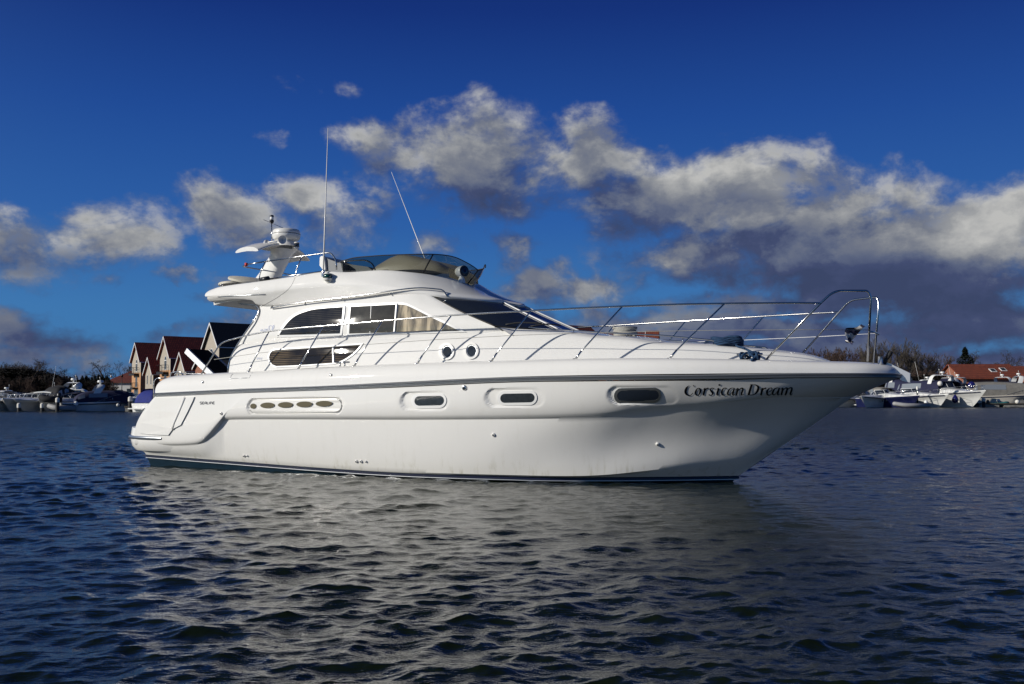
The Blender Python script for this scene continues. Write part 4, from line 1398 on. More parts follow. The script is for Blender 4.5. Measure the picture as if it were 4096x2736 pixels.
# gangway folded up over the stern
P = [at(750, 1396, .45), at(862, 1503, .45)]
ed = MB()
d = (P[1] - P[0]); up = Vector((-d.z, 0, d.x)).normalized()
if up.z < 0: up = -up
def slab(mb_, p0, p1, y0, y1, z0, z1):
    vs = []
    for p in (p0, p1):
        for y in (y0, y1):
            for z in (z0, z1): vs.append(Vector((p.x, p.y + y, p.z)) + up * z)
    mb_.add(vs, [(0, 1, 3, 2), (4, 6, 7, 5), (0, 4, 5, 1), (2, 3, 7, 6), (0, 2, 6, 4), (1, 5, 7, 3)])
slab(ed, P[0], P[1], -.03, .02, -.10, .02); slab(ed, P[0], P[1], .60, .65, -.10, .02)
gang = ed.build('gangway', M['alu_dull'], None, smooth=False)
for v in gang.data.vertices: v.co = to_w(v.co)
tag(gang, 'black gangway plank with steel edges tilted up over the stern of the white yacht', 'gangway')
ed = MB(); slab(ed, P[0], P[1], .022, .598, -.03, .005)
dk = ed.build('tread_panel', M['matt_black'], gang, smooth=False)
for v in dk.data.vertices: v.co = to_w(v.co)

# ------------------------------------------------------------------ lettering
def stroke(mb_, tree, P, off, sc=1.0, ox=0, oy=0, n=6, k=1.0):
    """P: (x, y, width) in a local drawing; laid on the surface as a strip"""
    c = cr([(a, b_, w) for a, b_, w in P], n)
    L_, R_ = [], []
    for i, p in enumerate(c):
        a = c[max(i - 1, 0)]; b_ = c[min(i + 1, len(c) - 1)]
        t = Vector((b_.x - a.x, b_.y - a.y)); 
        if t.length < 1e-6: t = Vector((1, 0))
        t.normalize(); nn = Vector((-t.y, t.x)); w = max(p.z, 1.5) / 2 * k
        L_.append((ox + (p.x + nn.x * w) / sc, oy + (p.y + nn.y * w) / sc)); R_.append((ox + (p.x - nn.x * w) / sc, oy + (p.y - nn.y * w) / sc))
    mb_.grid([skin(tree, L_, off), skin(tree, R_, off)])


A_ = [[(1070, 238, 10), (1030, 232, 12), (985, 255, 22), (958, 300, 32), (952, 338, 30), (973, 361, 16), (1000, 345, 10), (1040, 290, 8), (1062, 245, 8)],
      [(1076, 234, 24), (1052, 300, 32), (1042, 343, 30), (1055, 361, 14), (1085, 338, 6)]]
R1 = [[(545, 238, 32), (524, 300, 34), (510, 366, 32)], [(502, 262, 5), (524, 246, 12), (550, 234, 18)], [(530, 300, 6), (558, 255, 14), (583, 238, 24), (606, 242, 24)]]
NAME = [
    [(262, 187, 4), (232, 205, 18), (205, 240, 36), (190, 285, 42), (195, 325, 38), (222, 357, 26), (262, 368, 14), (295, 352, 11), (328, 318, 10)],
    [(322, 183, 5), (340, 190, 14), (349, 222, 6)],
    [(440, 234, 12), (405, 244, 18), (378, 285, 30), (370, 325, 34), (388, 360, 20), (420, 362, 14), (446, 325, 30), (456, 280, 34), (450, 246, 24), (432, 234, 12)],
] + R1 + [
    [(703, 247, 20), (676, 233, 14), (645, 244, 20), (642, 270, 30), (665, 300, 36), (680, 330, 32), (664, 357, 18), (635, 364, 14), (609, 350, 24)],
    [(745, 262, 5), (768, 246, 12), (792, 234, 18)], [(792, 238, 32), (770, 300, 34), (760, 345, 32), (774, 361, 14), (803, 338, 6)],
    [(803, 160, 20), (803, 176, 42), (803, 192, 20)],
    [(930, 242, 24), (905, 232, 14), (872, 246, 20), (846, 290, 34), (845, 333, 34), (866, 358, 22), (895, 359, 11), (930, 336, 6)],
] + A_ + [
    [(1097, 260, 5), (1118, 245, 12), (1140, 234, 18)], [(1140, 236, 32), (1122, 300, 34), (1106, 366, 30)],
    [(1118, 310, 6), (1150, 270, 12), (1190, 238, 20), (1222, 242, 28), (1222, 275, 32), (1202, 320, 32), (1199, 347, 28), (1212, 361, 12), (1240, 338, 6)],
    [(1385, 170, 36), (1357, 260, 40), (1330, 356, 38)], [(1298, 360, 6), (1340, 359, 9), (1395, 357, 12)], [(1352, 168, 6), (1400, 168, 9)],
    [(1395, 168, 9), (1458, 174, 14), (1497, 207, 34), (1502, 250, 42), (1480, 300, 38), (1440, 340, 22), (1390, 357, 12)],
] + [[(x + 1042, y - 2, w) for x, y, w in s_] for s_ in R1] + [
    [(1665, 312, 8), (1715, 292, 10), (1746, 264, 14), (1750, 240, 16), (1722, 231, 12), (1688, 248, 20), (1662, 290, 32), (1660, 330, 34), (1680, 357, 22), (1710, 359, 11), (1750, 333, 6)],
] + [[(x + 810, y - 4, w) for x, y, w in s_] for s_ in A_] + [
    [(1905, 256, 5), (1926, 241, 12), (1950, 230, 18)], [(1950, 232, 30), (1933, 295, 32), (1920, 360, 30)],
    [(1930, 305, 6), (1962, 262, 12), (1996, 232, 18), (2022, 236, 26), (2020, 270, 30), (2005, 320, 32), (1990, 360, 30)],
    [(2000, 305, 6), (2032, 262, 12), (2072, 228, 18), (2108, 233, 28), (2105, 268, 32), (2086, 320, 32), (2082, 343, 28), (2095, 357, 12), (2122, 328, 6)],
]
mb = MB()
for s_ in NAME: stroke(mb, HT, s_, .0045, 4.515, 2700, 1500, k=1.0)
mb.build('name_lettering', M['ink'], yacht, smooth=False)

# builder's lettering on the quarter, model number and registration on the cabin side
GL = {'S': [[(9, 1), (1, 1), (1, 5), (9, 5), (9, 9), (1, 9)]], 'E': [[(9, 1), (1, 1), (1, 9), (9, 9)], [(1, 5), (8, 5)]], 'A': [[(1, 9), (1, 4), (4, 1), (9, 1), (9, 9)], [(1, 6), (9, 6)]],
      'L': [[(1, 1), (1, 9), (8, 9)]], 'I': [[(2, 1), (2, 9)]], 'N': [[(1, 9), (1, 1), (5, 1), (9, 5), (9, 9)]], '4': [[(7, 9), (7, 1), (0, 6), (9, 6)]],
      '2': [[(1, 1), (9, 1), (9, 5), (1, 5), (1, 9), (9, 9)]], '0': [[(1, 1), (9, 1), (9, 9), (1, 9), (1, 1)]], '5': [[(9, 1), (1, 1), (1, 5), (9, 5), (9, 9), (1, 9)]],
      '9': [[(9, 9), (9, 1), (1, 1), (1, 5), (9, 5)]], '1': [[(3, 1), (5, 1), (5, 9)]]}
def word(txt, tree, x0, y0, w, h, gap, th, m_, name, slant=0.0, slope=0.0):
    q = MB(); x = x0
    for ch in txt:
        cw = w * (.35 if ch == 'I' else 1)
        for pl in GL[ch]:
            for a, b_ in zip(pl, pl[1:]):
                P = []
                for (u, v) in (a, b_):
                    P.append((x + u / 10 * cw * (1 if ch != 'I' else 1) - slant * (v - 5) / 10 * h, y0 + v / 10 * h + slope * (x - x0), th))
                stroke(q, tree, P, .004, n=1)
        x += cw + gap
    q.build(name, M[m_], yacht, smooth=False)
word('SEALINE', HT, 800, 1606.5, 8.2, 11.5, 1.2, 2.6, 'grey_ink', 'builder_lettering', slope=-.01)
M['paleblue'] = mat('pale_blue_decal', (.32, .36, .50), .5)
word('420', ST, 1041, 1316, 11, 10, 2, 2.0, 'paleblue', 'model_number', slant=.5, slope=-.05)
q = MB()
for pl in ([(1079, 1322, 2), (1076, 1308, 3), (1084, 1302, 2), (1090, 1310, 3), (1086, 1324, 3)], [(1092, 1306, 3), (1096, 1301, 3), (1095, 1311, 4), (1090, 1318, 4), (1096, 1326, 3)]):
    stroke(q, ST, pl, .004, n=4)
q.build('crest_decal', M['paleblue'], yacht, smooth=False)
word('5912', ST, 1027, 1430, 4.6, 9, 1.2, 1.3, 'paleblue', 'registration_number')
q = MB(); ring(q, ST, [(1004, 1428), (1049, 1426), (1049, 1441), (1004, 1443)], [(1006, 1430), (1023, 1429), (1023, 1439), (1006, 1441)], .003)

# ------------------------------------------------------------------ far shore
def wx(px, D): return (px / 4 - 512) / FP * D
def wz(py, D): return EYE + (1584 - py) / (4 * FP) * D

M['grass_bank'] = mat('dark_bank_grass', (.030, .034, .018), .9, var=.5, vscale=.6)
M['quay'] = mat('quay_timber', (.09, .075, .055), .85, var=.4, vscale=2)
M['concrete'] = mat('pontoon_concrete', (.30, .29, .26), .85, var=.3, vscale=3)
M['bark'] = mat('winter_bark', (.034, .027, .023), .9)
M['bark_red'] = mat('reddish_winter_twigs', (.060, .036, .026), .9)
M['bark_grey'] = mat('grey_winter_twigs', (.070, .058, .044), .9)
M['needles'] = mat('dark_needles', (.020, .035, .018), .9, var=.4, vscale=2)
M['holly'] = mat('dark_scrub', (.020, .018, .013), .9, var=.5, vscale=1)


def roofmat(name, c1, c2, su=3.2):
    m = bpy.data.materials.new(name); m.use_nodes = True
    N = NT(m.node_tree)
    o = N.n('ShaderNodeOutputMaterial'); b = N.n('ShaderNodeBsdfPrincipled'); N.t.links.new(b.outputs[0], o.inputs[0])
    ob = N.n('ShaderNodeTexCoord').outputs['Object']
    sp = N.n('ShaderNodeSeparateXYZ', ins={0: ob})
    row = N.m('ABSOLUTE', N.m('SUBTRACT', N.m('FRACT', N.m('MULTIPLY', sp.outputs[2], su)), .5))
    col = N.m('ABSOLUTE', N.m('SUBTRACT', N.m('FRACT', N.m('MULTIPLY', sp.outputs[0], 3.3)), .5))
    f = N.m('MULTIPLY', N.rng(row, .02, .22), N.rng(col, .02, .25))
    nz = N.noise(ob, 2.2, 5, .6)
    f = N.m('MULTIPLY', f, N.rng(nz, .25, .7))
    N.set(b, 'Base Color', N.mix(f, tuple(c2) + (1,), tuple(c1) + (1,)))
    bn = N.n('ShaderNodeBump', ins={'Strength': .6, 'Distance': .04, 'Height': N.m('MULTIPLY', row, col)})
    N.set(b, 'Normal', bn.outputs[0]); N.set(b, 'Roughness', .75)
    return m
M['tile_red'] = roofmat('red_pantile_roof', (.60, .105, .045), (.20, .04, .022))
M['tile_orange'] = roofmat('orange_pantile_roof', (.26, .060, .026), (.10, .024, .013))
M['tile_dull'] = roofmat('dull_red_roof', (.17, .034, .022), (.07, .016, .012))
M['slate'] = roofmat('black_slate_roof', (.020, .022, .028), (.010, .011, .014))


def brickmat(name, c1, c2, s_=4.0):
    m = bpy.data.materials.new(name); m.use_nodes = True
    N = NT(m.node_tree)
    o = N.n('ShaderNodeOutputMaterial'); b = N.n('ShaderNodeBsdfPrincipled'); N.t.links.new(b.outputs[0], o.inputs[0])
    ob = N.n('ShaderNodeTexCoord').outputs['Object']
    sp = N.n('ShaderNodeSeparateXYZ', ins={0: ob})
    cb = N.n('ShaderNodeCombineXYZ', ins={0: N.m('ADD', sp.outputs[0], sp.outputs[1]), 1: sp.outputs[2], 2: 0.0})
    br = N.n('ShaderNodeTexBrick', ins={'Vector': cb.outputs[0], 'Scale': s_, 'Color1': tuple(c1) + (1,), 'Color2': tuple(c2) + (1,), 'Mortar': (.3, .27, .22, 1), 'Mortar Size': .012})
    N.set(b, 'Base Color', br.outputs[0]); N.set(b, 'Roughness', .85)
    return m
M['brick_y'] = brickmat('buff_brick', (.52, .27, .12), (.46, .23, .10))
M['brick_r'] = brickmat('red_brick', (.30, .10, .055), (.24, .08, .045))
M['clad'] = mat('beige_weatherboard', (.42, .37, .30), .7, var=.12, vscale=3)
M['clad_shaded'] = mat('shaded_brown_weatherboard', (.09, .065, .055), .8, var=.2, vscale=3)  # brown boards of the unlit side walls, their shade put into the colour
M['render_w'] = mat('white_render_wall', (.62, .62, .60), .8, var=.1, vscale=1)
M['frame_w'] = mat('white_window_frame', (.75, .75, .74), .4)
M['winglass'] = mat('house_window_glass', (.03, .04, .05), .06, spec=.8)
M['iron'] = mat('black_ironwork', (.012, .012, .013), .5)

# ground behind the waterside on both banks (one sheet reaching back to the horizon)
mb = MB()
left = [(-1500, 96), (-120, 96), (-60, 98), (-30, 112), (-10, 128), (20, 134), (40, 132), (70, 128), (140, 126), (1500, 140)]
far_ = [(x * 6, 5200) for x, y in left]
rows = [[Vector((x, y, -.3)) for x, y in left], [Vector((x, y + .6, .55)) for x, y in left], [Vector((x, y + 14, 1.0)) for x, y in left], [Vector((x * 1.4, y + 160, 1.2)) for x, y in left], [Vector((x, y, 1.3)) for x, y in far_]]
mb.grid(rows)
bank = mb.build('ground', M['grass_bank'], None); bank['kind'] = 'structure'
mb = MB()
q = [(x, y - .5) for x, y in left]
mb.grid([[Vector((x, y, -.4)) for x, y in q], [Vector((x, y, .75)) for x, y in q], [Vector((x, y + .9, .75)) for x, y in q], [Vector((x, y + .9, .3)) for x, y in q]])
o = mb.build('quay_edge', M['quay'], None, smooth=False); o['kind'] = 'structure'


# ---- trees
def branch_mesh(name, seed, H, spread, up, levels, m_, trunk_r=.22, start=.22, twig=.022, nk=(5, 6, 6, 5)):
    rnd = random.Random(seed)
    tr = MB(); cr_ = MB()
    def limb(mb_, p, d, l, r_, lev):
        n = 4 if lev < 2 else 2
        P = [p]; dd = d.copy()
        for i in range(n):
            dd = (dd + Vector((rnd.gauss(0, .12), rnd.gauss(0, .12), rnd.gauss(.03, .06) + up * .06))).normalized()
            P.append(P[-1] + dd * l / n)
        rr = [max(twig * .5, r_ * (1 - .62 * i / n)) for i in range(n + 1)]
        mb_.tube(P, r_, 5 if lev == 0 else 3, cap=False, rr=rr)
        return P, rr
    def grow(p, d, l, r_, lev):
        P, rr = limb(tr if lev == 0 else cr_, p, d, l, r_, lev)
        if lev >= levels: return
        k = nk[min(lev, len(nk) - 1)]
        for i in range(k):
            t = (start if lev == 0 else .25) + (1 - (start if lev == 0 else .25)) * (i + rnd.random()) / k
            t = min(.98, t)
            f = t * (len(P) - 1); a = int(f); q = P[a].lerp(P[a + 1], f - a)
            ax = (P[a + 1] - P[a]).normalized()
            phi = rnd.random() * 6.283 + i * 2.4
            s_ = ax.orthogonal().normalized(); s2 = ax.cross(s_)
            side = s_ * math.cos(phi) + s2 * math.sin(phi)
            ang = R(rnd.uniform(28, 62)) * spread
            nd = (ax * math.cos(ang) + side * math.sin(ang) + Vector((0, 0, up * .35))).normalized()
            ll = l * rnd.uniform(.42, .68) * (1.05 - .35 * t)
            grow(q, nd, ll, max(twig, rr[a] * .55), lev + 1)
    grow(Vector((0, 0, -.3)), Vector((rnd.gauss(0, .04), rnd.gauss(0, .04), 1)).normalized(), H * .72, trunk_r, 0)
    return tr, cr_


def tree_proto(name, *a, m_='bark'):
    tr, cw = branch_mesh(name, *a[0:1], *a[1:])
    return tr, cw


def make_tree(name, seed, H, spread, up, m_, levels=4, trunk_r=.2, nk=(7, 6, 5, 4), twig=.02, start=.22):
    tr, cw = branch_mesh(name, seed, H, spread, up, levels, m_, trunk_r, start, twig, nk)
    root = empty(name)
    tr.build('trunk', M[m_], root); cw.build('crown', M[m_], root, smooth=False)
    return root


def conifer(name, seed, H, W_, m_='needles', n=2600, pw=.75):
    rnd = random.Random(seed)
    root = empty(name)
    t = MB(); t.tube([Vector((0, 0, -.3)), Vector((0, 0, H * .95))], .15, 6, rr=[.22, .03]); t.build('trunk', M['bark'], root)
    c = MB()
    for i in range(n):
        z = H * (.12 + .88 * rnd.random() ** 1.1); k = 1 - (z / H)
        lay = .75 + .25 * math.sin(z * 5.2 / H * 6 + seed)
        r_ = W_ * (k ** pw) * lay * math.sqrt(rnd.random()); a = rnd.random() * 6.283
        p = Vector((r_ * math.cos(a), r_ * math.sin(a), z - .25 * r_ * .4 + rnd.gauss(0, .08)))
        u = Vector((math.cos(a), math.sin(a), rnd.uniform(-.3, .3))) * rnd.uniform(.12, .32)
        v = Vector((-math.sin(a), math.cos(a), rnd.uniform(-.4, .4))) * rnd.uniform(.06, .16)
        c.add([p - v, p + u, p + v, p - u * .3], [(0, 1, 2, 3)])
    c.build('crown', M[m_], root, smooth=False)
    return root


def copy_tree(o, parent=None):
    c = o.copy(); COL.objects.link(c); c.parent = parent
    for ch in o.children: copy_tree(ch, c)
    return c


TREEPOS = []
protos = {
    'oak': (make_tree('bare_oak_tree', 3, 9.5, 1.15, .15, 'bark', 4, .28), ['wide bare dark winter tree'], 9.5),
    'oak2': (make_tree('bare_oak_tree', 8, 9.5, 1.05, .3, 'bark', 4, .24), ['round headed bare winter tree'], 9.5),
    'red': (make_tree('bare_alder_tree', 14, 8.0, .85, .5, 'bark_red', 4, .15, (8, 6, 5, 4)), ['reddish bare alder tree'], 8.0),
    'tall': (make_tree('bare_poplar_tree', 21, 11, .72, .8, 'bark_grey', 4, .18, (9, 6, 5, 4), start=.1), ['tall upright bare tree with fine grey twigs'], 11),
    'bush': (make_tree('bare_willow_bush', 27, 5.5, 1.0, .6, 'bark_red', 4, .12, (9, 6, 5, 4), start=.03), ['low dense bare willow bush'], 5.5),
    'fir': (conifer('fir_tree', 5, 6.5, 1.7), ['small dark fir tree'], 6.5),
    'scrub': (conifer('dark_shrub', 31, 4.0, 3.4, 'holly', 2600, .28), ['dense dark shrub'], 4.0),
    'pine': (conifer('pine_tree', 9, 9.0, 5.6, n=9000, pw=.95), ['broad dark green pine tree'], 9.0),
}
used = set()
HT_ = {k: max(v.co.z for ch in r_[0].children for v in ch.data.vertices) for k, r_ in protos.items()}
rnd = random.Random(77)
def plant(kind, px, D, top, label, group):
    root, _, H = protos[kind]
    g = 1.0
    h = wz(top, D) - g
    o = root if kind not in used else copy_tree(root)
    used.add(kind)
    o.location = (wx(px, D), D, g - .1)
    s_ = h / HT_[kind]
    o.scale = (s_ * rnd.uniform(.95, 1.15), s_ * rnd.uniform(.95, 1.15), s_)
    o.rotation_euler = (0, 0, rnd.uniform(0, 6.28))
    tag(o, label, 'tree', group)
    if kind in ('scrub',): o['category'] = 'shrub'
    return o

GL_, GR_ = 'winter trees on the left bank', 'winter trees on the right bank'
LAB = {
    'oak': 'spreading bare dark tree in the wood behind the boats at far left',
    'oak2': 'round headed bare dark tree in the wood behind the boats at far left',
    'red': 'bare reddish brown tree in the thicket on the right bank',
    'tall': 'tall bare twiggy tree rising over the thicket right of the yacht bow',
    'bush': 'low dense bare bush along the foot of the left hand wood',
    'fir': 'small dark fir tree in the low wood between the left boats and the houses',
}
for kind, px, D, top in (('oak2', -60, 150, 1440), ('oak', -10, 142, 1448), ('oak2', 22, 150, 1446), ('oak', 48, 146, 1440), ('oak2', 74, 150, 1446), ('oak', 104, 144, 1424), ('oak2', 130, 148, 1436),
                         ('oak', 150, 156, 1456), ('oak2', 172, 150, 1466), ('oak', 196, 146, 1462), ('oak2', 216, 150, 1470), ('oak', 234, 152, 1492)):
    plant(kind, px, D, top, LAB[kind], GL_)
for i in range(34):
    px = -80 + i * 16.5 + rnd.uniform(-5, 5)
    if px < 250: plant('bush', px, 138 + rnd.uniform(-3, 3), 1505 + rnd.uniform(-12, 14), LAB['bush'], GL_)
    else: plant('bush', px, 150 + rnd.uniform(-3, 3), 1520 + rnd.uniform(-8, 10), 'low bare bush at the foot of the fir wood left of the houses', GL_)
for i in range(30):
    px = 235 + i * 7.2 + rnd.uniform(-3, 3)
    if px < 440: plant('fir', px, 160 + rnd.uniform(-5, 5), 1503 + rnd.uniform(-9, 10) + (6 if 280 < px < 330 else 0), LAB['fir'], GL_)
plant('oak2', 345, 165, 1478, 'thin bare tree standing above the fir wood left of the white cottage', GL_)
plant('tall', 300, 165, 1490, 'narrow bare tree rising above the far low fir wood on the left', GL_)
plant('oak', 450, 205, 1436, 'wide bare tree behind the red hipped roof of the white cottage', GL_)
plant('oak', 412, 200, 1482, 'small bare tree at the left end of the white cottage roof', GL_)
plant('oak2', 488, 205, 1442, 'dense bare tree between the white cottage and the first tall house', GL_)
plant('oak2', 518, 210, 1428, 'dense bare tree half hidden by the first tall house', GL_)
for i in range(30):
    px = -90 + i * 18 + rnd.uniform(-5, 5)
    plant('scrub', px, 140 if px < 250 else 152, (1512 if px < 250 else 1522) + rnd.uniform(-8, 10), 'dense dark shrub at the foot of the left hand wood', GL_)
for i, px in enumerate(range(3150, 3800, 22)):
    plant('scrub', px + rnd.uniform(-4, 4), 156, 1500 + rnd.uniform(-10, 10), 'dense dark shrub at the foot of the right hand thicket', GR_)
for i in range(26):
    px = -90 + i * 13 + rnd.uniform(-4, 4)
    plant('scrub', px, 147, (1476 if px < 150 else 1476 + (px - 150) * .3) + rnd.uniform(-9, 9), 'tall dense dark shrub filling the wood at far left', GL_)
for i in range(14):
    px = -40 + i * 20 + rnd.uniform(-6, 6)
    plant('oak' if i % 2 else 'oak2', px, 158 + rnd.uniform(-4, 4), 1448 + max(0, px - 130) * .4 + rnd.uniform(-6, 8), 'bare dark tree at the back of the wood at far left', GL_)
# right bank
for i, px in enumerate(range(3150, 3500, 17)):
    plant('red', px + rnd.uniform(-5, 5), 178 + rnd.uniform(-6, 8), (1412 if px < 3230 else 1392) + rnd.uniform(-10, 14), LAB['red'], GR_)
for i, px in enumerate(range(3470, 3680, 16)):
    plant('tall', px + rnd.uniform(-5, 5), 168 + rnd.uniform(-5, 6), (1352 if 3500 < px < 3625 else 1378) + rnd.uniform(-10, 12), LAB['tall'], GR_)
for i, px in enumerate(range(3640, 3800, 18)):
    plant('red' if i % 2 else 'tall', px + rnd.uniform(-5, 5), 176 + rnd.uniform(-5, 6), 1402 + rnd.uniform(-10, 14), 'bare tree between the tall bare trees and the dark pine on the right', GR_)
plant('pine', 3862, 170, 1384, 'dark green pine standing behind the orange tiled roof', GR_)
plant('oak', 3952, 190, 1396, 'wide bare tree behind the orange tiled roof right of the pine', GR_)
plant('oak2', 3990, 195, 1402, 'round bare tree behind the right end of the orange tiled roof', GR_)
plant('oak', 4060, 195, 1432, 'bare tree at the right edge behind the two tiled roofs', GR_)
plant('oak2', 4100, 195, 1438, 'bare tree cut by the right edge of the picture', GR_)
for i, px in enumerate(range(3150, 3800, 13)):
    plant('bush', px + rnd.uniform(-4, 4), 160 + rnd.uniform(-4, 4), 1478 + rnd.uniform(-16, 14), 'low bare bush along the foot of the right hand thicket', GR_)
for i, px in enumerate(range(960, 3140, 30)):
    plant('scrub', px + rnd.uniform(-6, 6), 168 + rnd.uniform(-4, 4), 1512 + rnd.uniform(-12, 10), 'dense dark shrub on the far bank behind the white yacht', GR_)
for i, px in enumerate(range(1000, 3100, 62)):      # hidden behind the yacht, seen from a step aside
    plant('oak' if i % 2 else 'oak2', px + rnd.uniform(-30, 30), 200 + rnd.uniform(-8, 8), 1462 + rnd.uniform(-10, 20), 'bare tree on the far bank behind the white yacht', GR_)


# ---- houses
def quadbox(mb_, C, a, f, up, L_, W__, z0, z1):
    """box from corner C along a (length) and f (width)"""
    vs = []
    for z in (z0, z1):
        for (s_, t) in ((0, 0), (L_, 0), (L_, W__), (0, W__)):
            p = Vector((C[0], C[1], 0)) + a * s_ + f * t; vs.append((p.x, p.y, z))
    mb_.add(vs, [(3, 2, 1, 0), (4, 5, 6, 7), (0, 1, 5, 4), (1, 2, 6, 5), (2, 3, 7, 6), (3, 0, 4, 7)])


def house(px, D, eave_y, ridge_y, brick_y, label, wid=5.0, length=9.0, ang=39, roof='tile_red', upper='clad', lower='brick_y', side='clad_shaded', wins=(), balcony=None, side_wins=(), arch=None):
    """gabled house; px is the near (right hand) corner of the gable wall facing left"""
    root = empty('gabled_house', (wx(px, D), D, 0))
    tag(root, label, 'house', 'gabled waterside houses')
    a = Vector((math.cos(R(ang)), math.sin(R(ang)), 0)); f = Vector((-math.sin(R(ang)), math.cos(R(ang)), 0))
    ze, zr, zb = wz(eave_y, D), wz(ridge_y, D + wid * .47), (wz(brick_y, D) if brick_y else .9)
    o = Vector((0, 0, 0)); up = Vector((0, 0, 1))
    # walls: lower storeys, then upper with the gable
    if brick_y:
        m1 = MB(); quadbox(m1, o, a, f, up, length, wid, .2, zb); m1.build('lower_wall', M[lower], root, smooth=False)
    ins = .03 if brick_y else 0
    P = [(ins, ze), (wid / 2, zr - .12), (wid - ins, ze)]
    m2 = MB()
    vs = []
    for s_ in (-.02, length - .02):
        for t, z in [(ins, zb if brick_y else .2)] + P + [(wid - ins, zb if brick_y else .2)]:
            p = a * s_ + f * t; vs.append((p.x, p.y, z))
    m2.mi = []
    m2.cur = 0; m2.add(vs, [(4, 3, 2, 1, 0), (5, 6, 7, 8, 9)]); 
    m2.cur = 1; m2.add(vs, [(0, 1, 6, 5), (3, 4, 9, 8)])
    m2.build('upper_wall', None, root, smooth=False, mats=[M[upper], M[side]])
    # roof: two thick slopes with an overhang
    r_ = MB()
    ov = .35; sl = (zr - ze) / (wid / 2)
    for sgn in (0, 1):
        pts_ = [(wid / 2, zr), (-ov, ze - sl * ov)] if sgn == 0 else [(wid / 2, zr), (wid + ov, ze - sl * ov)]
        vs = []
        for s_ in (-.4, length + .2):
            for (t, z) in pts_:
                for dz in (0, .16):
                    p = a * s_ + f * t; vs.append((p.x, p.y, z + dz))
        r_.add(vs, [(0, 1, 3, 2), (4, 6, 7, 5), (0, 4, 5, 1), (2, 3, 7, 6), (1, 5, 7, 3), (0, 2, 6, 4)])
    rf = r_.build('roof', M[roof], root, smooth=False)
    b_ = MB()
    for pts_ in ([(wid / 2, zr), (-ov, ze - sl * ov)], [(wid / 2, zr), (wid + ov, ze - sl * ov)]):
        vs = []
        for s_ in (-.46, -.403):
            for (t, z) in pts_:
                for dz in (-.16, .13):
                    p = a * s_ + f * t; vs.append((p.x, p.y, z + dz))
        b_.add(vs, [(0, 1, 3, 2), (4, 6, 7, 5), (0, 4, 5, 1), (2, 3, 7, 6), (1, 5, 7, 3), (0, 2, 6, 4)])
    b_.build('bargeboard', M['frame_w'], rf, smooth=False)
    g_ = MB(); quadbox(g_, a * -.3 + f * -(ov + .06), a, f, up, length + .4, .10, ze - sl * ov - .05, ze - sl * ov + .07); g_.build('gutter', M['frame_w'], rf, smooth=False)
    # openings in the gable wall: (t across 0..1 from the near corner, z0, z1, width)
    def win(t, z0, z1, w, on_side=False, arched=False):
        fr = MB(); n_ = .06
        base = (f * (t * wid) - a * (n_)) if not on_side else (a * (t * length) - f * n_)
        ax, dp = (f, a) if not on_side else (a, f)
        c = base
        quadbox(fr, c - ax * (w / 2), ax, dp, up, w, n_ - .025, z0, z1)
        if arched:
            poly = [c + ax * (w / 2 * math.cos(k * math.pi / 8)) + Vector((0, 0, z1 + .02 + w * .75 * math.sin(k * math.pi / 8))) for k in range(9)]
            fr.poly(poly, dp * (n_ - .025))
        wo = fr.build('window', M['frame_w'], root, smooth=False)
        gl = MB(); k = max(1, round(w / .6))
        for i in range(k):
            quadbox(gl, c - dp * .012 - ax * (w / 2 - .06 - i * (w - .06) / k), ax, dp, up, (w - .06) / k - .06, .01, z0 + .07, z1 - .07)
        if arched:
            poly = [c - dp * .012 + ax * ((w / 2 - .1) * math.cos(k_ * math.pi / 8)) + Vector((0, 0, z1 + .08 + (w * .75 - .14) * math.sin(k_ * math.pi / 8))) for k_ in range(9)]
            gl.poly(poly, dp * .01)
        gl.build('pane', M['winglass'], wo, smooth=False)
    for w in wins: win(*w)
    for w in side_wins: win(*w, on_side=True)
    if arch: win(*arch, arched=True)
    for (t, z0, w, h) in (balcony or ()):
        c = f * (t * wid) - a * .9
        bm_ = MB(); quadbox(bm_, c - f * (w / 2), f, a, up, w, .87, z0 - .35, z0)
        bo = bm_.build('balcony', M['iron'], root, smooth=False)
        rl = MB()
        A0 = c - f * (w / 2); B0 = c + f * (w / 2); A1 = A0 + a * .87; B1 = B0 + a * .87
        for z in (z0 + .1, z0 + h):
            rl.tube([A1 + up * z, A0 + up * z, B0 + up * z, B1 + up * z], .03, 4)
        for i in range(9):
            p = A0.lerp(B0, i / 8); rl.tube([p + up * z0, p + up * (z0 + h)], .015, 3)
        for i in range(4):
            for u, v in ((A0, A1), (B0, B1)):
                p = u.lerp(v, i / 3); rl.tube([p + up * z0, p + up * (z0 + h)], .015, 3)
        rl.build('balcony_railing', M['iron'], bo, smooth=False)
    return root


house(563.5, 178, 1440, 1373, 1490, 'farthest tall red roofed house with beige gable and a balcony, leftmost of the row',
      arch=(.46, 5.9, 7.4, 1.0), wins=((.46, 3.0, 5.0, 1.0), (.46, .9, 2.6, 2.2)), balcony=((.5, 5.5, 3.0, 1.1), (.46, 2.9, 1.6, .9)), side_wins=((.18, 3.4, 4.9, .8), (.26, 3.4, 4.9, .8)))
house(614, 166, 1489, 1431, 1574, 'low red roofed house with grey gable between the first two tall houses', wid=4.0, length=8, wins=((.25, 3.3, 5.0, .5), (.72, 3.3, 5.0, .5), (.5, .4, 1.5, 2.4)), lower='brick_r')
house(682, 160, 1423, 1348, 1480, 'middle tall red roofed house with a black balcony on its grey gable', length=11,
      arch=(.46, 5.7, 7.3, 1.0), wins=((.46, 3.0, 5.0, 1.0),), balcony=((.52, 5.35, 3.2, 1.15), (.46, 2.9, 1.7, .9)))
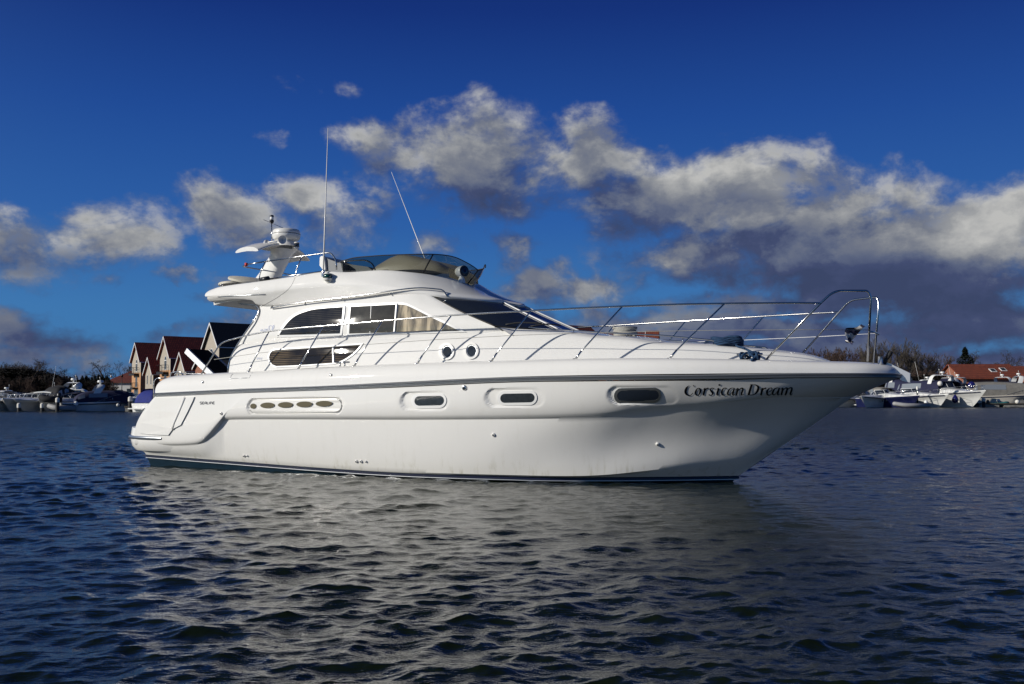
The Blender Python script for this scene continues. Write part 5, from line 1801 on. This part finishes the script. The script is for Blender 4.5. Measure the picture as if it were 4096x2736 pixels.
house(745.5, 150, 1476, 1411, None, 'low red roofed house with grey gable between the middle and slate roofed houses', wid=4.2, length=8.5, wins=((.3, 3.2, 4.9, .5), (.75, 3.2, 4.9, .5)), upper='clad')
house(812, 146, 1468, 1438, None, 'small brick gabled porch house behind the gangway', wid=3.0, length=5, roof='slate', upper='brick_r', side='brick_r', wins=((.5, 3.2, 4.8, 1.2),))
house(876, 130, 1378, 1294, 1440, 'tall slate roofed house with beige gable nearest the yacht', length=12, roof='slate',
      arch=(.5, 5.6, 7.0, 1.1), wins=((.5, 3.0, 5.0, 1.0),), balcony=((.5, 5.3, 2.4, 1.1),), side_wins=((.42, 6.2, 7.6, 1.5),), side='clad_shaded')
house(2290, 150, 1345, 1303, None, 'orange roofed house whose ridge shows over the yacht windscreen foot', wid=5, length=6, roof='tile_orange', upper='brick_r', side='brick_r', side_wins=((.2, 6.2, 7.6, 1.0), (.5, 6.2, 7.6, 1.0), (.8, 6.2, 7.6, 1.0), (.2, 3.6, 5.0, 1.0), (.8, 3.6, 5.0, 1.0), (.5, 3.6, 5.0, 1.4), (.25, 1.0, 2.6, 1.4), (.75, .9, 2.9, 1.0)), wins=((.3, 6.2, 7.6, .8), (.7, 6.2, 7.6, .8), (.3, 3.6, 5.0, .8), (.7, 3.6, 5.0, .8), (.5, 1.0, 2.6, 1.6)))
house(2590, 150, 1372, 1327, None, 'orange roofed house glimpsed beyond the foredeck', wid=5, length=1.5, roof='tile_orange', upper='brick_r', side='brick_r', ang=-12)
house(2400, 150, 1372, 1332, None, 'long orange roofed house seen low over the foredeck', wid=6, length=7.2, roof='tile_orange', upper='brick_r', side='brick_r', ang=0, side_wins=((.2, 6.2, 7.6, 1.0), (.5, 6.2, 7.6, 1.0), (.8, 6.2, 7.6, 1.0), (.2, 3.6, 5.0, 1.0), (.8, 3.6, 5.0, 1.0), (.5, 3.6, 5.0, 1.4), (.25, 1.0, 2.6, 1.4), (.75, .9, 2.9, 1.0)), wins=((.3, 6.2, 7.6, .8), (.7, 6.2, 7.6, .8), (.3, 3.6, 5.0, .8), (.7, 3.6, 5.0, .8), (.5, 1.0, 2.6, 1.6)))


def cottage(label, px0, px1, D, eave_y, ridge_y, hip0, hip1, wall, roof, skylights=(), depth=8.0, wins=()):
    root = empty('cottage', (wx(px0, D), D, 0)); tag(root, label, 'house')
    L_ = wx(px1, D) - wx(px0, D); ze = wz(eave_y, D); zr = wz(ridge_y, D + depth / 2)
    w = MB(); w.box((L_ / 2, depth / 2, (ze + .2) / 2), (L_ - .3, depth - .3, ze - .2)); 
    w.add([(.15, .15, ze), (.15, depth - .15, ze), (.15 + hip0, depth / 2, zr - .1), (L_ - .15, .15, ze), (L_ - .15, depth - .15, ze), (L_ - .15 - hip1, depth / 2, zr - .1)], [(0, 2, 1), (3, 4, 5)])
    w.build('wall', M[wall], root, smooth=False)
    r_ = MB()
    o_ = .3
    v = [(-o_, -o_, ze - .1), (L_ + o_, -o_, ze - .1), (L_ + o_ * (hip1 == 0) - hip1, depth / 2, zr), (-o_ * (hip0 == 0) + hip0, depth / 2, zr), (L_ + o_, depth + o_, ze - .1), (-o_, depth + o_, ze - .1)]
    v2 = [(x, y, z + .15) for x, y, z in v]
    r_.add(v + v2, [(0, 1, 2, 3), (4, 5, 3, 2), (9, 8, 7, 6), (8, 9, 11, 10), (0, 6, 7, 1), (4, 10, 11, 5)] + ([(5, 0, 3), (9, 6, 11)] if hip0 else [(0, 3, 9, 6), (3, 5, 11, 9)]) + ([(1, 4, 2), (7, 8, 10)] if hip1 else [(1, 7, 8, 2), (2, 8, 10, 4)]))
    rf = r_.build('roof', M[roof], root, smooth=False)
    nx = Vector((0, -(zr - ze), depth / 2)).normalized(); sl = Vector((0, depth / 2, zr - ze)).normalized()
    for (t, u) in skylights:
        c = Vector((L_ * t, -o_, ze - .1 + .15)) + sl * (u * math.hypot(depth / 2, zr - ze))
        s_ = MB(); vs = []
        for k in (0, .09):
            for (x, y) in ((-.45, -.55), (.45, -.55), (.45, .55), (-.45, .55)): vs.append(c + Vector((x, 0, 0)) + sl * y + nx * k)
        s_.add(vs, [(0, 1, 2, 3), (7, 6, 5, 4), (0, 4, 5, 1), (1, 5, 6, 2), (2, 6, 7, 3), (3, 7, 4, 0)])
        k_ = s_.build('skylight', M['frame_w'], rf, smooth=False)
        s_ = MB(); s_.add([c + Vector((x, 0, 0)) + sl * y + nx * .095 for (x, y) in ((-.36, -.46), (.36, -.46), (.36, .46), (-.36, .46))], [(0, 1, 2, 3)]); s_.build('pane', M['portglass'], k_, smooth=False)
    for (t, z0, z1, ww) in wins:
        s_ = MB(); s_.box((L_ * t, .12, (z0 + z1) / 2), (ww, .1, z1 - z0)); k_ = s_.build('window', M['winglass'], root, smooth=False)
    return root
cottage('white walled cottage with a dull red hipped roof beside the tall houses', 424, 545, 190, 1530, 1485, 3.5, 0, 'render_w', 'tile_dull', wins=((.1, .9, 2.6, 1.2), (.42, .9, 2.6, 1.4), (.78, .9, 2.8, 1.0)))
cottage('long building with an orange tiled roof and two skylights behind the right hand boats', 3850, 4090, 150, 1514, 1460, 0, 0, 'brick_r', 'tile_orange', ((.62, .55), (.81, .62)), depth=9)
cottage('second orange tiled roof at the right edge of the picture', 4100, 4220, 165, 1505, 1468, 0, 0, 'brick_r', 'tile_orange', depth=9)

# ---- lamp posts by the cottage
for px, top in ((430, 1494), (489, 1500)):
    D = 172; p = Vector((wx(px, D), D, 0)); h = wz(top, D)
    q = MB(); q.tube([Vector((0, 0, .5)), Vector((0, 0, h - .4))], .06, 6, rr=[.09, .05]); 
    root = empty('street_lamp', p); tag(root, ('crook necked lamp post at the left end of the white cottage' if px < 450 else 'black lantern lamp post in front of the white cottage'), 'street lamp')
    if px < 450:
        q.tube(fillet([Vector((0, 0, h - .4)), Vector((0, 0, h)), Vector((.7, 0, h)), Vector((.7, 0, h - .35))], .3), .04, 6)
    q.build('post', M['iron'], root)
    q = MB(); c = (.7, 0, h - .75) if px < 450 else (0, 0, h - .4)
    q.lathe([(.12, 0), (.22, .25), (.24, .28), (.05, .45), (.02, .5)], c, 8); q.build('lantern', M['alu' if px < 450 else 'iron'], root)

# ------------------------------------------------------------------ moored boats
def canvas(name, c): M[name] = mat(name, c, .85, var=.25, vscale=2.5, bump=.2, bscale=6)
canvas('navy_canvas', (.012, .014, .05)); canvas('black_canvas', (.010, .010, .013)); canvas('royal_canvas', (.01, .022, .19)); canvas('teal_canvas', (.01, .11, .12)); canvas('grey_canvas', (.20, .19, .17))
M['boat_white'] = mat('boat_gelcoat', (.74, .74, .71), .25, coat=.4, var=.08, vscale=1.5)
M['boat_cream'] = mat('boat_cream_gelcoat', (.60, .56, .48), .3, coat=.4)
M['boat_navy'] = mat('boat_navy_gelcoat', (.010, .014, .06), .15, coat=.6)
M['vinyl'] = mat('clear_vinyl_window', (.20, .22, .24), .12, spec=.7)
M['hyp'] = mat('grey_inflatable_tube', (.30, .30, .30), .6)
M['fend'] = mat('white_fender', (.68, .66, .60), .5)
M['fendblue'] = mat('dark_blue_fender', (.012, .012, .10), .25, coat=.4)


def boat(px, D, L_, heading, label, hull='boat_white', stripe='navyline', F_=1.15, B=None, cabin=.55, cab=(.30, .86), screen=(.36, .46), screen_h=.6, canopy=None, canopy_to=.0, canopy_h=1.25,
         arch=None, radar=True, hardtop=False, ports=3, rail=True, name='moored_cruiser', group='boats moored along the far pontoons', aerial=False, z=0.0, platform=True, bow=False):
    loc = Vector((wx(px, D), D, z))
    if bow: loc -= Vector((math.cos(R(heading)), math.sin(R(heading)), 0)) * (L_ / 2)
    root = empty(name, loc, R(heading)); tag(root, label, 'boat', group)
    B = B or L_ * .32
    n = 26
    def bs(t): return B / 2 * (1 - max(0, (t - .42) / .58) ** 2.3)
    def bw(t): return B / 2 * .86 * (1 - max(0, (t - .30) / .70) ** 1.7)
    def zs(t): return F_ * (.86 + .32 * t ** 1.6)
    X = lambda t: (t - .5) * L_
    rows = []
    for k, (s_) in enumerate((-.2, 0.0, .25, .5, .72, .74, 1.0)):
        r_ = []
        for i in range(n + 1):
            t = i / n
            xw = X(0) + L_ * .84 * t; xs = X(t)
            if s_ <= 0:
                x, y, zz = xw + s_ * .5 * t, bw(t), s_ * 1.2
            else:
                x = xw + (xs - xw) * s_ ** .9; y = bw(t) + (bs(t) - bw(t)) * s_ ** (1.5 if t > .5 else .8) + (.03 if s_ > .73 else 0) * (t < .98); zz = zs(t) * s_
            r_.append(Vector((x, -y, zz)))
        rows.append(r_)
    h = MB()
    for sg in (1, -1): h.grid([[Vector((p.x, p.y * sg, p.z)) for p in r_] for r_ in rows])
    h.grid([[r_[0] for r_ in rows], [Vector((r_[0].x, -r_[0].y, r_[0].z)) for r_ in rows]])
    ho = h.build('hull', M[hull], root, angle=35)
    if stripe:
        s_ = MB()
        for sg in (1, -1):
            s_.grid([[Vector((p.x, (p.y - .02) * sg, p.z + dz)) for p in rows[-1][:-1]] for dz in (-.16, -.06)])
            s_.grid([[Vector((p.x, (p.y - .012) * sg, p.z + dz)) for p in rows[1][:-1]] for dz in (.02, .14)])
        s_.build('stripe', M[stripe], ho)
    # deck with raised coachroof
    d = MB()
    deckr = [Vector((p.x, p.y, p.z)) for p in rows[-1]]
    both(d, [deckr, [Vector((p.x, p.y * .93, p.z + .06)) for p in deckr], [Vector((p.x, p.y * .9, p.z + .02)) for p in deckr], [Vector((p.x, 0, p.z + .06)) for p in deckr]])
    do = d.build('deck', M['boat_white' if hull == 'boat_navy' else hull], root, angle=35)
    c = MB(); cr0, cr1 = cab; cr_rows = []
    for f_, hh in ((.86, 0), (.80, .55), (.70, .88), (.45, 1.0), (0, 1.05)):
        r_ = []
        for i in range(17):
            t = cr0 + (cr1 - cr0) * i / 16
            u = (i / 16)
            e = (1 - u) ** .55 if u > .35 else .79 * min(1, u * 8 + .3) if u < .0875 else .79
            e = min(1, (1 - u) * 1.55) ** .8
            r_.append(Vector((X(t), -bs(t) * f_ * (1 if u < 1 else .2), zs(t) + .03 + cabin * hh * e)))
        cr_rows.append(r_)
    both(c, cr_rows)
    co = c.build('coachroof', M['boat_white' if hull == 'boat_navy' else hull], root, angle=50)
    # side lights in the coachroof
    for k in range(ports):
        t = cr0 + .08 + (cr1 - cr0) * .55 * k / max(1, ports)
        for sg in (-1, 1):
            p = MB(); p.lathe([(.0, 0), (.12, .0), (.12, .02), (.10, .03)], (X(t + .02), sg * (bs(t) * .965), zs(t) * .68), 10, Vector((0, sg, 0))); p.build('porthole', M['glass'], ho)
    # windscreen
    t0, t1 = screen
    ztop = zs(t0) + cabin + screen_h
    w_ = MB()
    foot = []; head = []
    for k in range(13):
        a = -1 + 2 * k / 12
        xx = X(t1) + (X(t0) - X(t1)) * abs(a) ** 2.2 * 1.0
        foot.append(Vector((xx, a * bs(t0) * .82, zs(t1) + cabin * .86 - .16 * abs(a) ** 3)))
        head.append(Vector((xx - .55 * screen_h - .12, a * bs(t0) * .74, ztop - .05 * abs(a))))
    w_.grid([foot, head])
    wo = w_.build('windscreen', M['glass'], root, angle=60)
    w_ = MB(); w_.tube(head, .03, 5); w_.tube(foot, .025, 5)
    for k in (0, 4, 8, 12): w_.tube([foot[k], head[k]], .025, 5)
    w_.build('screen_frame', M['alu'], wo)
    if hardtop:
        q = MB(); xr0, xr1 = X(t0) - L_ * .24, head[6].x + .15
        rr = []
        for i in range(9):
            u = i / 8; x = xr0 + (xr1 - xr0) * u
            rr.append([Vector((x, s2 * bs(.3) * .80 * (1 - .25 * max(0, u - .7) / .3), ztop + .10 * (1 - s2 * s2) + .06 * math.sin(u * 3))) for s2 in (-1, -.6, 0, .6, 1)])
        q.grid(rr); q.grid([[p - Vector((0, 0, .1)) for p in r_] for r_ in rr]); q.grid([[r_[0] for r_ in rr], [r_[0] - Vector((0, 0, .1)) for r_ in rr]]); q.grid([[p for p in rr[-1]], [p - Vector((0, 0, .1)) for p in rr[-1]]])
        q.build('hardtop', M['boat_white'], root, angle=50)
        q = MB()
        for sg in (-1, 1):
            q.poly([Vector((X(t0) - .1, sg * bs(.3) * .8, zs(.3) + .1)), Vector((xr0, sg * bs(.3) * .82, zs(.3) + .1)), Vector((xr0 + .15, sg * bs(.3) * .76, ztop - .04)), Vector((head[0].x, sg * bs(.3) * .74, ztop - .04))], (0, sg * .03, 0))
        q.build('saloon_window', M['glass'], root, smooth=False)
    if canopy:
        q = MB(); x0, x1 = X(.04 + canopy_to), head[6].x
        zt = max(ztop, zs(.2) + canopy_h)
        prof = [(x0, zs(.05) + .05), (x0 + .12, zs(.05) + .6), (x0 + .55, zt - .12), (x0 + 1.1, zt + .05), ((x0 + x1) / 2, zt + .12), (x1 - .3, ztop + .12), (x1 + .1, ztop)]
        pr = cr([(a, 0, b) for a, b in prof], 4)
        rr = []
        for p in pr:
            top = p.z; base = zs(.2) + .02
            r_ = []
            for s2, k in ((-1, 0), (-.97, .45), (-.88, .86), (-.6, .97), (0, 1.0), (.6, .97), (.88, .86), (.97, .45), (1, 0)):
                r_.append(Vector((p.x, s2 * bs(.2) * .93, base + (top - base) * k)))
            rr.append(r_)
        q.grid(rr); ca = q.build('canopy', M[canopy], root, angle=60)
        for (u0, u1) in ((.22, .42), (.5, .72)):
            i0, i1 = int(u0 * (len(rr) - 1)), int(u1 * (len(rr) - 1))
            for sg in (0, 8):
                q = MB(); j = 1 if sg == 0 else 7; jj = 2 if sg == 0 else 6; e = -.02 if sg == 0 else .02
                a_ = [rr[i][j] + Vector((0, e, .0)) for i in range(i0, i1 + 1)]; b_ = [rr[i][j].lerp(rr[i][jj], .85) + Vector((0, e, 0)) for i in range(i0, i1 + 1)]
                q.grid([a_, b_]); q.build('canopy_window', M['vinyl'], ca)
    if arch:
        ta, ah = arch
        q = MB(); za = zs(ta) + ah; yy = bs(ta) * .88
        rr = []
        P = fillet([Vector((X(ta) - .9, -yy, zs(ta))), Vector((X(ta) + .0, -yy * .93, za)), Vector((X(ta) + .0, yy * .93, za)), Vector((X(ta) - .9, yy, zs(ta)))], .5, 5)
        for p in P:
            rr.append([p + Vector((dx, 0, dz)) for dx, dz in ((-.30, -.02), (-.1, .07), (.25, .03), (.32, -.03), (-.0, -.08), (-.30, -.02))])
        q.grid(rr); ar = q.build('radar_arch', M['boat_white'], root, angle=50)
        if radar:
            q = MB(); q.lathe([(.08, .03), (.08, .22), (.26, .25), (.28, .33), (.24, .43), (0, .45)], (X(ta), 0, za), 16); q.build('radar_dome', M['boat_white'], ar, angle=40)
        q = MB(); q.tube([Vector((X(ta), -.4, za)), Vector((X(ta) - .1, -.4, za + .65))], .015, 4); q.lathe([(.05, 0), (.05, .1)], (X(ta) - .1, -.4, za + .65), 8); q.build('light_mast', M['boat_white'], ar)
    if aerial:
        q = MB(); q.tube([Vector((X(.25), -.5, ztop)), Vector((X(.25) - .7, -.5, ztop + 2.6))], .015, 4); q.build('aerial', M['alu'], root)
    if rail:
        q = MB()
        for sg in (1, -1):
            tp = [Vector((X(t), -sg * (bs(t) * .93 + .01), zs(t) + .06 + .58 * min(1, (t - .36) * 5))) for t in [.37 + .61 * k / 14 for k in range(15)]]
            q.tube(tp, .017, 4)
            for k in (2, 4, 6, 8, 10, 12, 14):
                q.tube([tp[k], Vector((tp[k].x - .12, tp[k].y, zs(.37 + .61 * k / 14) + .03))], .013, 4)
            q.tube([p.lerp(Vector((p.x, p.y, zs(.5))), .5) for p in tp[2:]], .008, 3)
        q.build('bow_rail', M['steel'], root)
    if platform:
        q = MB(); q.box((X(0) - .3, 0, .28), (.62, B * .8, .09)); q.build('bathing_platform', M['boat_white'], root, smooth=False)
    return root


# left bank
boat(-48, 88, 7.5, 268, 'white cruiser cut by the left edge of the picture', F_=.85, cabin=.35, screen_h=.4, bow=True)
boat(14, 88, 7.5, 268, 'second white cruiser from the left edge with a sharp grey bow', F_=.95, cabin=.3, screen_h=.4, stripe=None, ports=2, bow=True, B=2.9)
boat(62, 88, 8.2, 262, 'white cruiser with a grey hardtop and radar, third from the left edge', F_=.88, cabin=.38, screen=(.40, .54), screen_h=.5, hardtop=True, arch=(.22, 1.15), stripe=None, ports=2, aerial=True, bow=True, B=3.0)
boat(158, 88, 7.6, 262, 'white cruiser bow behind a dark covered tender at left', F_=.85, cabin=.35, screen_h=.5, canopy='navy_canvas', canopy_h=.8, arch=(.25, 1.2), stripe=None, bow=True, B=2.8)
boat(318, 95, 7.6, 62, 'cruiser under a tall black canopy left of the navy covered one', F_=.8, cabin=.4, canopy='black_canvas', canopy_h=1.55, arch=(.42, 1.9), screen_h=.7)
boat(432, 90, 7.8, 30, 'white cruiser with navy cockpit cover and radar arch, seen from its stern quarter', F_=.82, cabin=.42, screen=(.60, .76), cab=(.52, .94), screen_h=.5, canopy='navy_canvas', canopy_h=1.0, canopy_to=.10, arch=(.42, 1.6), ports=3)
boat(652, 86, 4.6, 62, 'small white boat under a royal blue canopy half hidden by the yacht stern', F_=.85, B=2.4, cabin=.3, canopy='royal_canvas', canopy_h=1.15, screen_h=.7, ports=2, stripe=None)
boat(-70, 118, 10.0, 180, 'low white cruiser in the back row at the far left', F_=.9, cabin=.5, canopy='black_canvas', canopy_h=.9, arch=(.2, 1.2))
boat(110, 116, 9.0, 185, 'white cruiser in the back row behind the second and third boats', F_=.9, cabin=.45, canopy='grey_canvas', canopy_h=.9, screen_h=.5)
boat(560, 112, 7.5, 12, 'small white cruiser in the back row below the white cottage', F_=.9, cabin=.45, canopy=None, screen_h=.5)
boat(240, 118, 9.0, 170, 'white cruiser in the back row behind the covered tender', F_=.9, cabin=.5, canopy='navy_canvas', canopy_h=1.0, arch=(.25, 1.5), screen_h=.5)

# right bank
boat(3395, 122, 8.0, 222, 'white cruiser with black stripe lying under the overhang of the yacht bow', F_=1.0, cabin=.45, canopy='black_canvas', canopy_h=1.2)
boat(3443, 114, 8.2, 228, 'white cruiser with its bow to the left just right of the yacht overhang', F_=1.15, cabin=.4, screen_h=.5, bow=True)
boat(3678, 113, 8.4, 298, 'cruiser with a navy blue hull and white deck', hull='boat_navy', stripe=None, F_=1.22, cabin=.5, screen_h=.5, bow=True, ports=2)
boat(3672, 127, 11.5, 284, 'large white cruiser with a dark windscreen cover behind the navy hulled one', F_=1.7, cabin=.75, screen_h=.9, canopy='navy_canvas', canopy_h=2.0, arch=(.2, 2.4), aerial=True)
boat(3792, 113, 9.8, 288, 'white cruiser with a black line along its bow beside the navy hulled one', F_=1.34, cabin=.55, screen_h=.5, bow=True)
boat(3941, 113, 13.0, 291, 'tall white cruiser with a swept radar arch and navy canopy', F_=1.68, cabin=.8, screen=(.52, .62), screen_h=.7, canopy='navy_canvas', canopy_h=1.7, arch=(.50, 2.3), aerial=True, bow=True)
boat(4050, 124, 12.0, -8, 'beige hulled cruiser with a grey canopy behind the pontoon at right', hull='boat_cream', F_=1.5, cabin=.75, screen_h=.7, canopy='grey_canvas', canopy_h=1.75, screen=(.5, .64), cab=(.45, .92))
boat(4150, 132, 12.0, -12, 'white cruiser with a flat radar top cut by the right edge', F_=1.6, cabin=.8, screen_h=.8, canopy='navy_canvas', canopy_h=1.8, arch=(.3, 2.6))
boat(3965, 138, 10.0, 200, 'white cruiser in the back row under the orange roof', F_=1.7, cabin=.8, canopy='navy_canvas', canopy_h=1.8, arch=(.3, 2.5), screen_h=.8)
boat(3775, 140, 9.0, 10, 'teal canopied boat in the back row left of the tall white cruiser', F_=1.5, cabin=.7, canopy='teal_canvas', canopy_h=1.8)
boat(3725, 146, 11.0, 200, 'cruiser with a large navy cover in the back row below the thicket', F_=1.7, cabin=.8, canopy='navy_canvas', canopy_h=2.4, arch=(.2, 2.6), screen_h=.8)


boat(3560, 128, 8.0, 292, 'white cruiser in the second row behind the navy hulled one', F_=1.3, cabin=.6, screen_h=.6, canopy='grey_canvas', canopy_h=1.3)
boat(3870, 130, 9.5, 285, 'white cruiser in the second row right of the swept radar arch', F_=1.5, cabin=.8, screen_h=.8, canopy='navy_canvas', canopy_h=1.7, arch=(.3, 2.5), aerial=True)
boat(3740, 131, 9.0, 280, 'white cruiser in the second row below the thicket', F_=1.5, cabin=.7, screen_h=.7, canopy='black_canvas', canopy_h=1.5, arch=(.3, 2.2))


def dinghy(px, D, L_, heading, label, m_='hyp', z=.12, r_=.24):
    root = empty('inflatable_dinghy', (wx(px, D), D, z), R(heading)); tag(root, label, 'dinghy', 'small tenders by the moored boats')
    P = fillet([Vector((-L_ / 2, -.6, .15)), Vector((L_ * .25, -.62, .18)), Vector((L_ / 2, -.1, .36)), Vector((L_ / 2, .1, .36)), Vector((L_ * .25, .62, .18)), Vector((-L_ / 2, .6, .15))], .6, 6)
    q = MB(); q.tube(P, r_, 10); q.build('tube', M[m_], root)
    q = MB(); q.box((-L_ * .05, 0, .08), (L_ * .8, 1.0, .08)); q.box((-L_ * .42, 0, .25), (.06, 1.0, .4)); q.build('floor', M['rubber'], root, smooth=False)
    q = MB(); q.lathe([(.12, 0), (.2, .08), (.2, .3), (.1, .42), (0, .44)], (-L_ * .47, 0, .35), 14); q.build('outboard_motor', M['boat_white' if m_ == 'hyp' else 'black'], root, angle=40)
    return root
dinghy(3640, 113, 3.8, 182, 'grey inflatable dinghy with a white outboard floating below the navy hulled cruiser')
dinghy(206, 87, 1.5, 190, 'dark covered tender hung beside the boats at left', 'black_canvas', z=.9, r_=.28)
dinghy(257, 87, 2.2, 200, 'grey tender lying beside the white topped pile at left')
dinghy(3985, 121, 2.6, 5, 'dark tender lying at the pontoon between the tall white and beige cruisers', 'teal_canvas')


def pile(px, D, y_top, label, r_=.15):
    root = empty('mooring_pile', (wx(px, D), D, 0)); tag(root, label, 'mooring pile', 'mooring piles')
    h = wz(y_top, D)
    q = MB(); q.tube([Vector((0, 0, -.5)), Vector((0, 0, h - .35))], r_, 12); q.build('post', M['rubber'], root, angle=40)
    q = MB(); q.lathe([(r_ * 1.15, h - .42), (r_ * 1.15, h - .08), (r_ * .6, h), (0, h + .01)], (0, 0, 0), 14); q.build('cap', M['fend'], root, angle=40)
pile(80, 86.5, 1612, 'short dark mooring pile left of the third boat')
pile(173, 86.5, 1612, 'dark mooring pile left of the covered tender')
pile(233, 86, 1590, 'tall mooring pile with a white cap right of the covered tender')
pile(524, 85.5, 1586, 'tall mooring pile with a white cap before the navy covered cruiser', .17)
pile(3931, 118, 1592, 'dark mooring pile at the corner of the right hand pontoon', .2)
pile(3667, 114, 1545, 'thin dark mooring pile beside the navy hulled cruiser bow', .09)


def pontoon(px0, px1, D, label, w=2.0):
    root = empty('pontoon', (wx(px0, D), D, 0)); tag(root, label, 'pontoon')
    L_ = wx(px1, D) - wx(px0, D)
    q = MB(); q.box((L_ / 2, w / 2, .42), (L_, w, .14)); q.build('deck_boards', M['quay'], root, smooth=False)
    q = MB(); n = max(2, int(L_ / 3))
    for i in range(n): q.box((L_ * (i + .5) / n, w / 2, .14), (L_ / n * .8, w * .9, .40))
    q.build('float', M['concrete'], root, smooth=False)
pontoon(3905, 4400, 119.5, 'floating pontoon with concrete floats along the right hand boats')
pontoon(-300, 250, 96.5, 'long pontoon behind the bows at far left')
pontoon(500, 560, 86, 'short pontoon end beside the white capped pile', 1.2)


def fender(px, py, D, r_, label, m_='fend', tear=False):
    p = wp(px, py, D)
    q = MB()
    if tear: q.lathe([(0, -r_), (r_ * .7, -r_ * .72), (r_, 0), (r_ * .75, r_ * .65), (r_ * .2, r_ * 1.5), (0, r_ * 1.6)], p, 18)
    else: q.sphere(p, r_, 16, 10)
    o = q.build('fender', M[m_]); tag(o, label, 'fender', 'fenders hung on the boats')
fender(3886, 1540, 116.5, .42, 'round dark blue ball fender on the foredeck of the tall white cruiser', 'fendblue')
fender(3821, 1599, 115, .40, 'teardrop dark blue fender hung at the bow of the tall white cruiser', 'fendblue', True)
fender(4069, 1607, 118.6, .26, 'white ball fender on the right hand pontoon')
fender(3994, 1603, 118.6, .22, 'white fender on the pontoon beside the beige cruiser')
fender(3760, 1534, 114.5, .30, 'cream ball fender on the deck of the black lined cruiser')
fender(472, 1620, 84.5, .14, 'white ball fender low on the navy covered cruiser')
fender(228, 1618, 86.8, .18, 'white ball fender beside the tall pile at left')
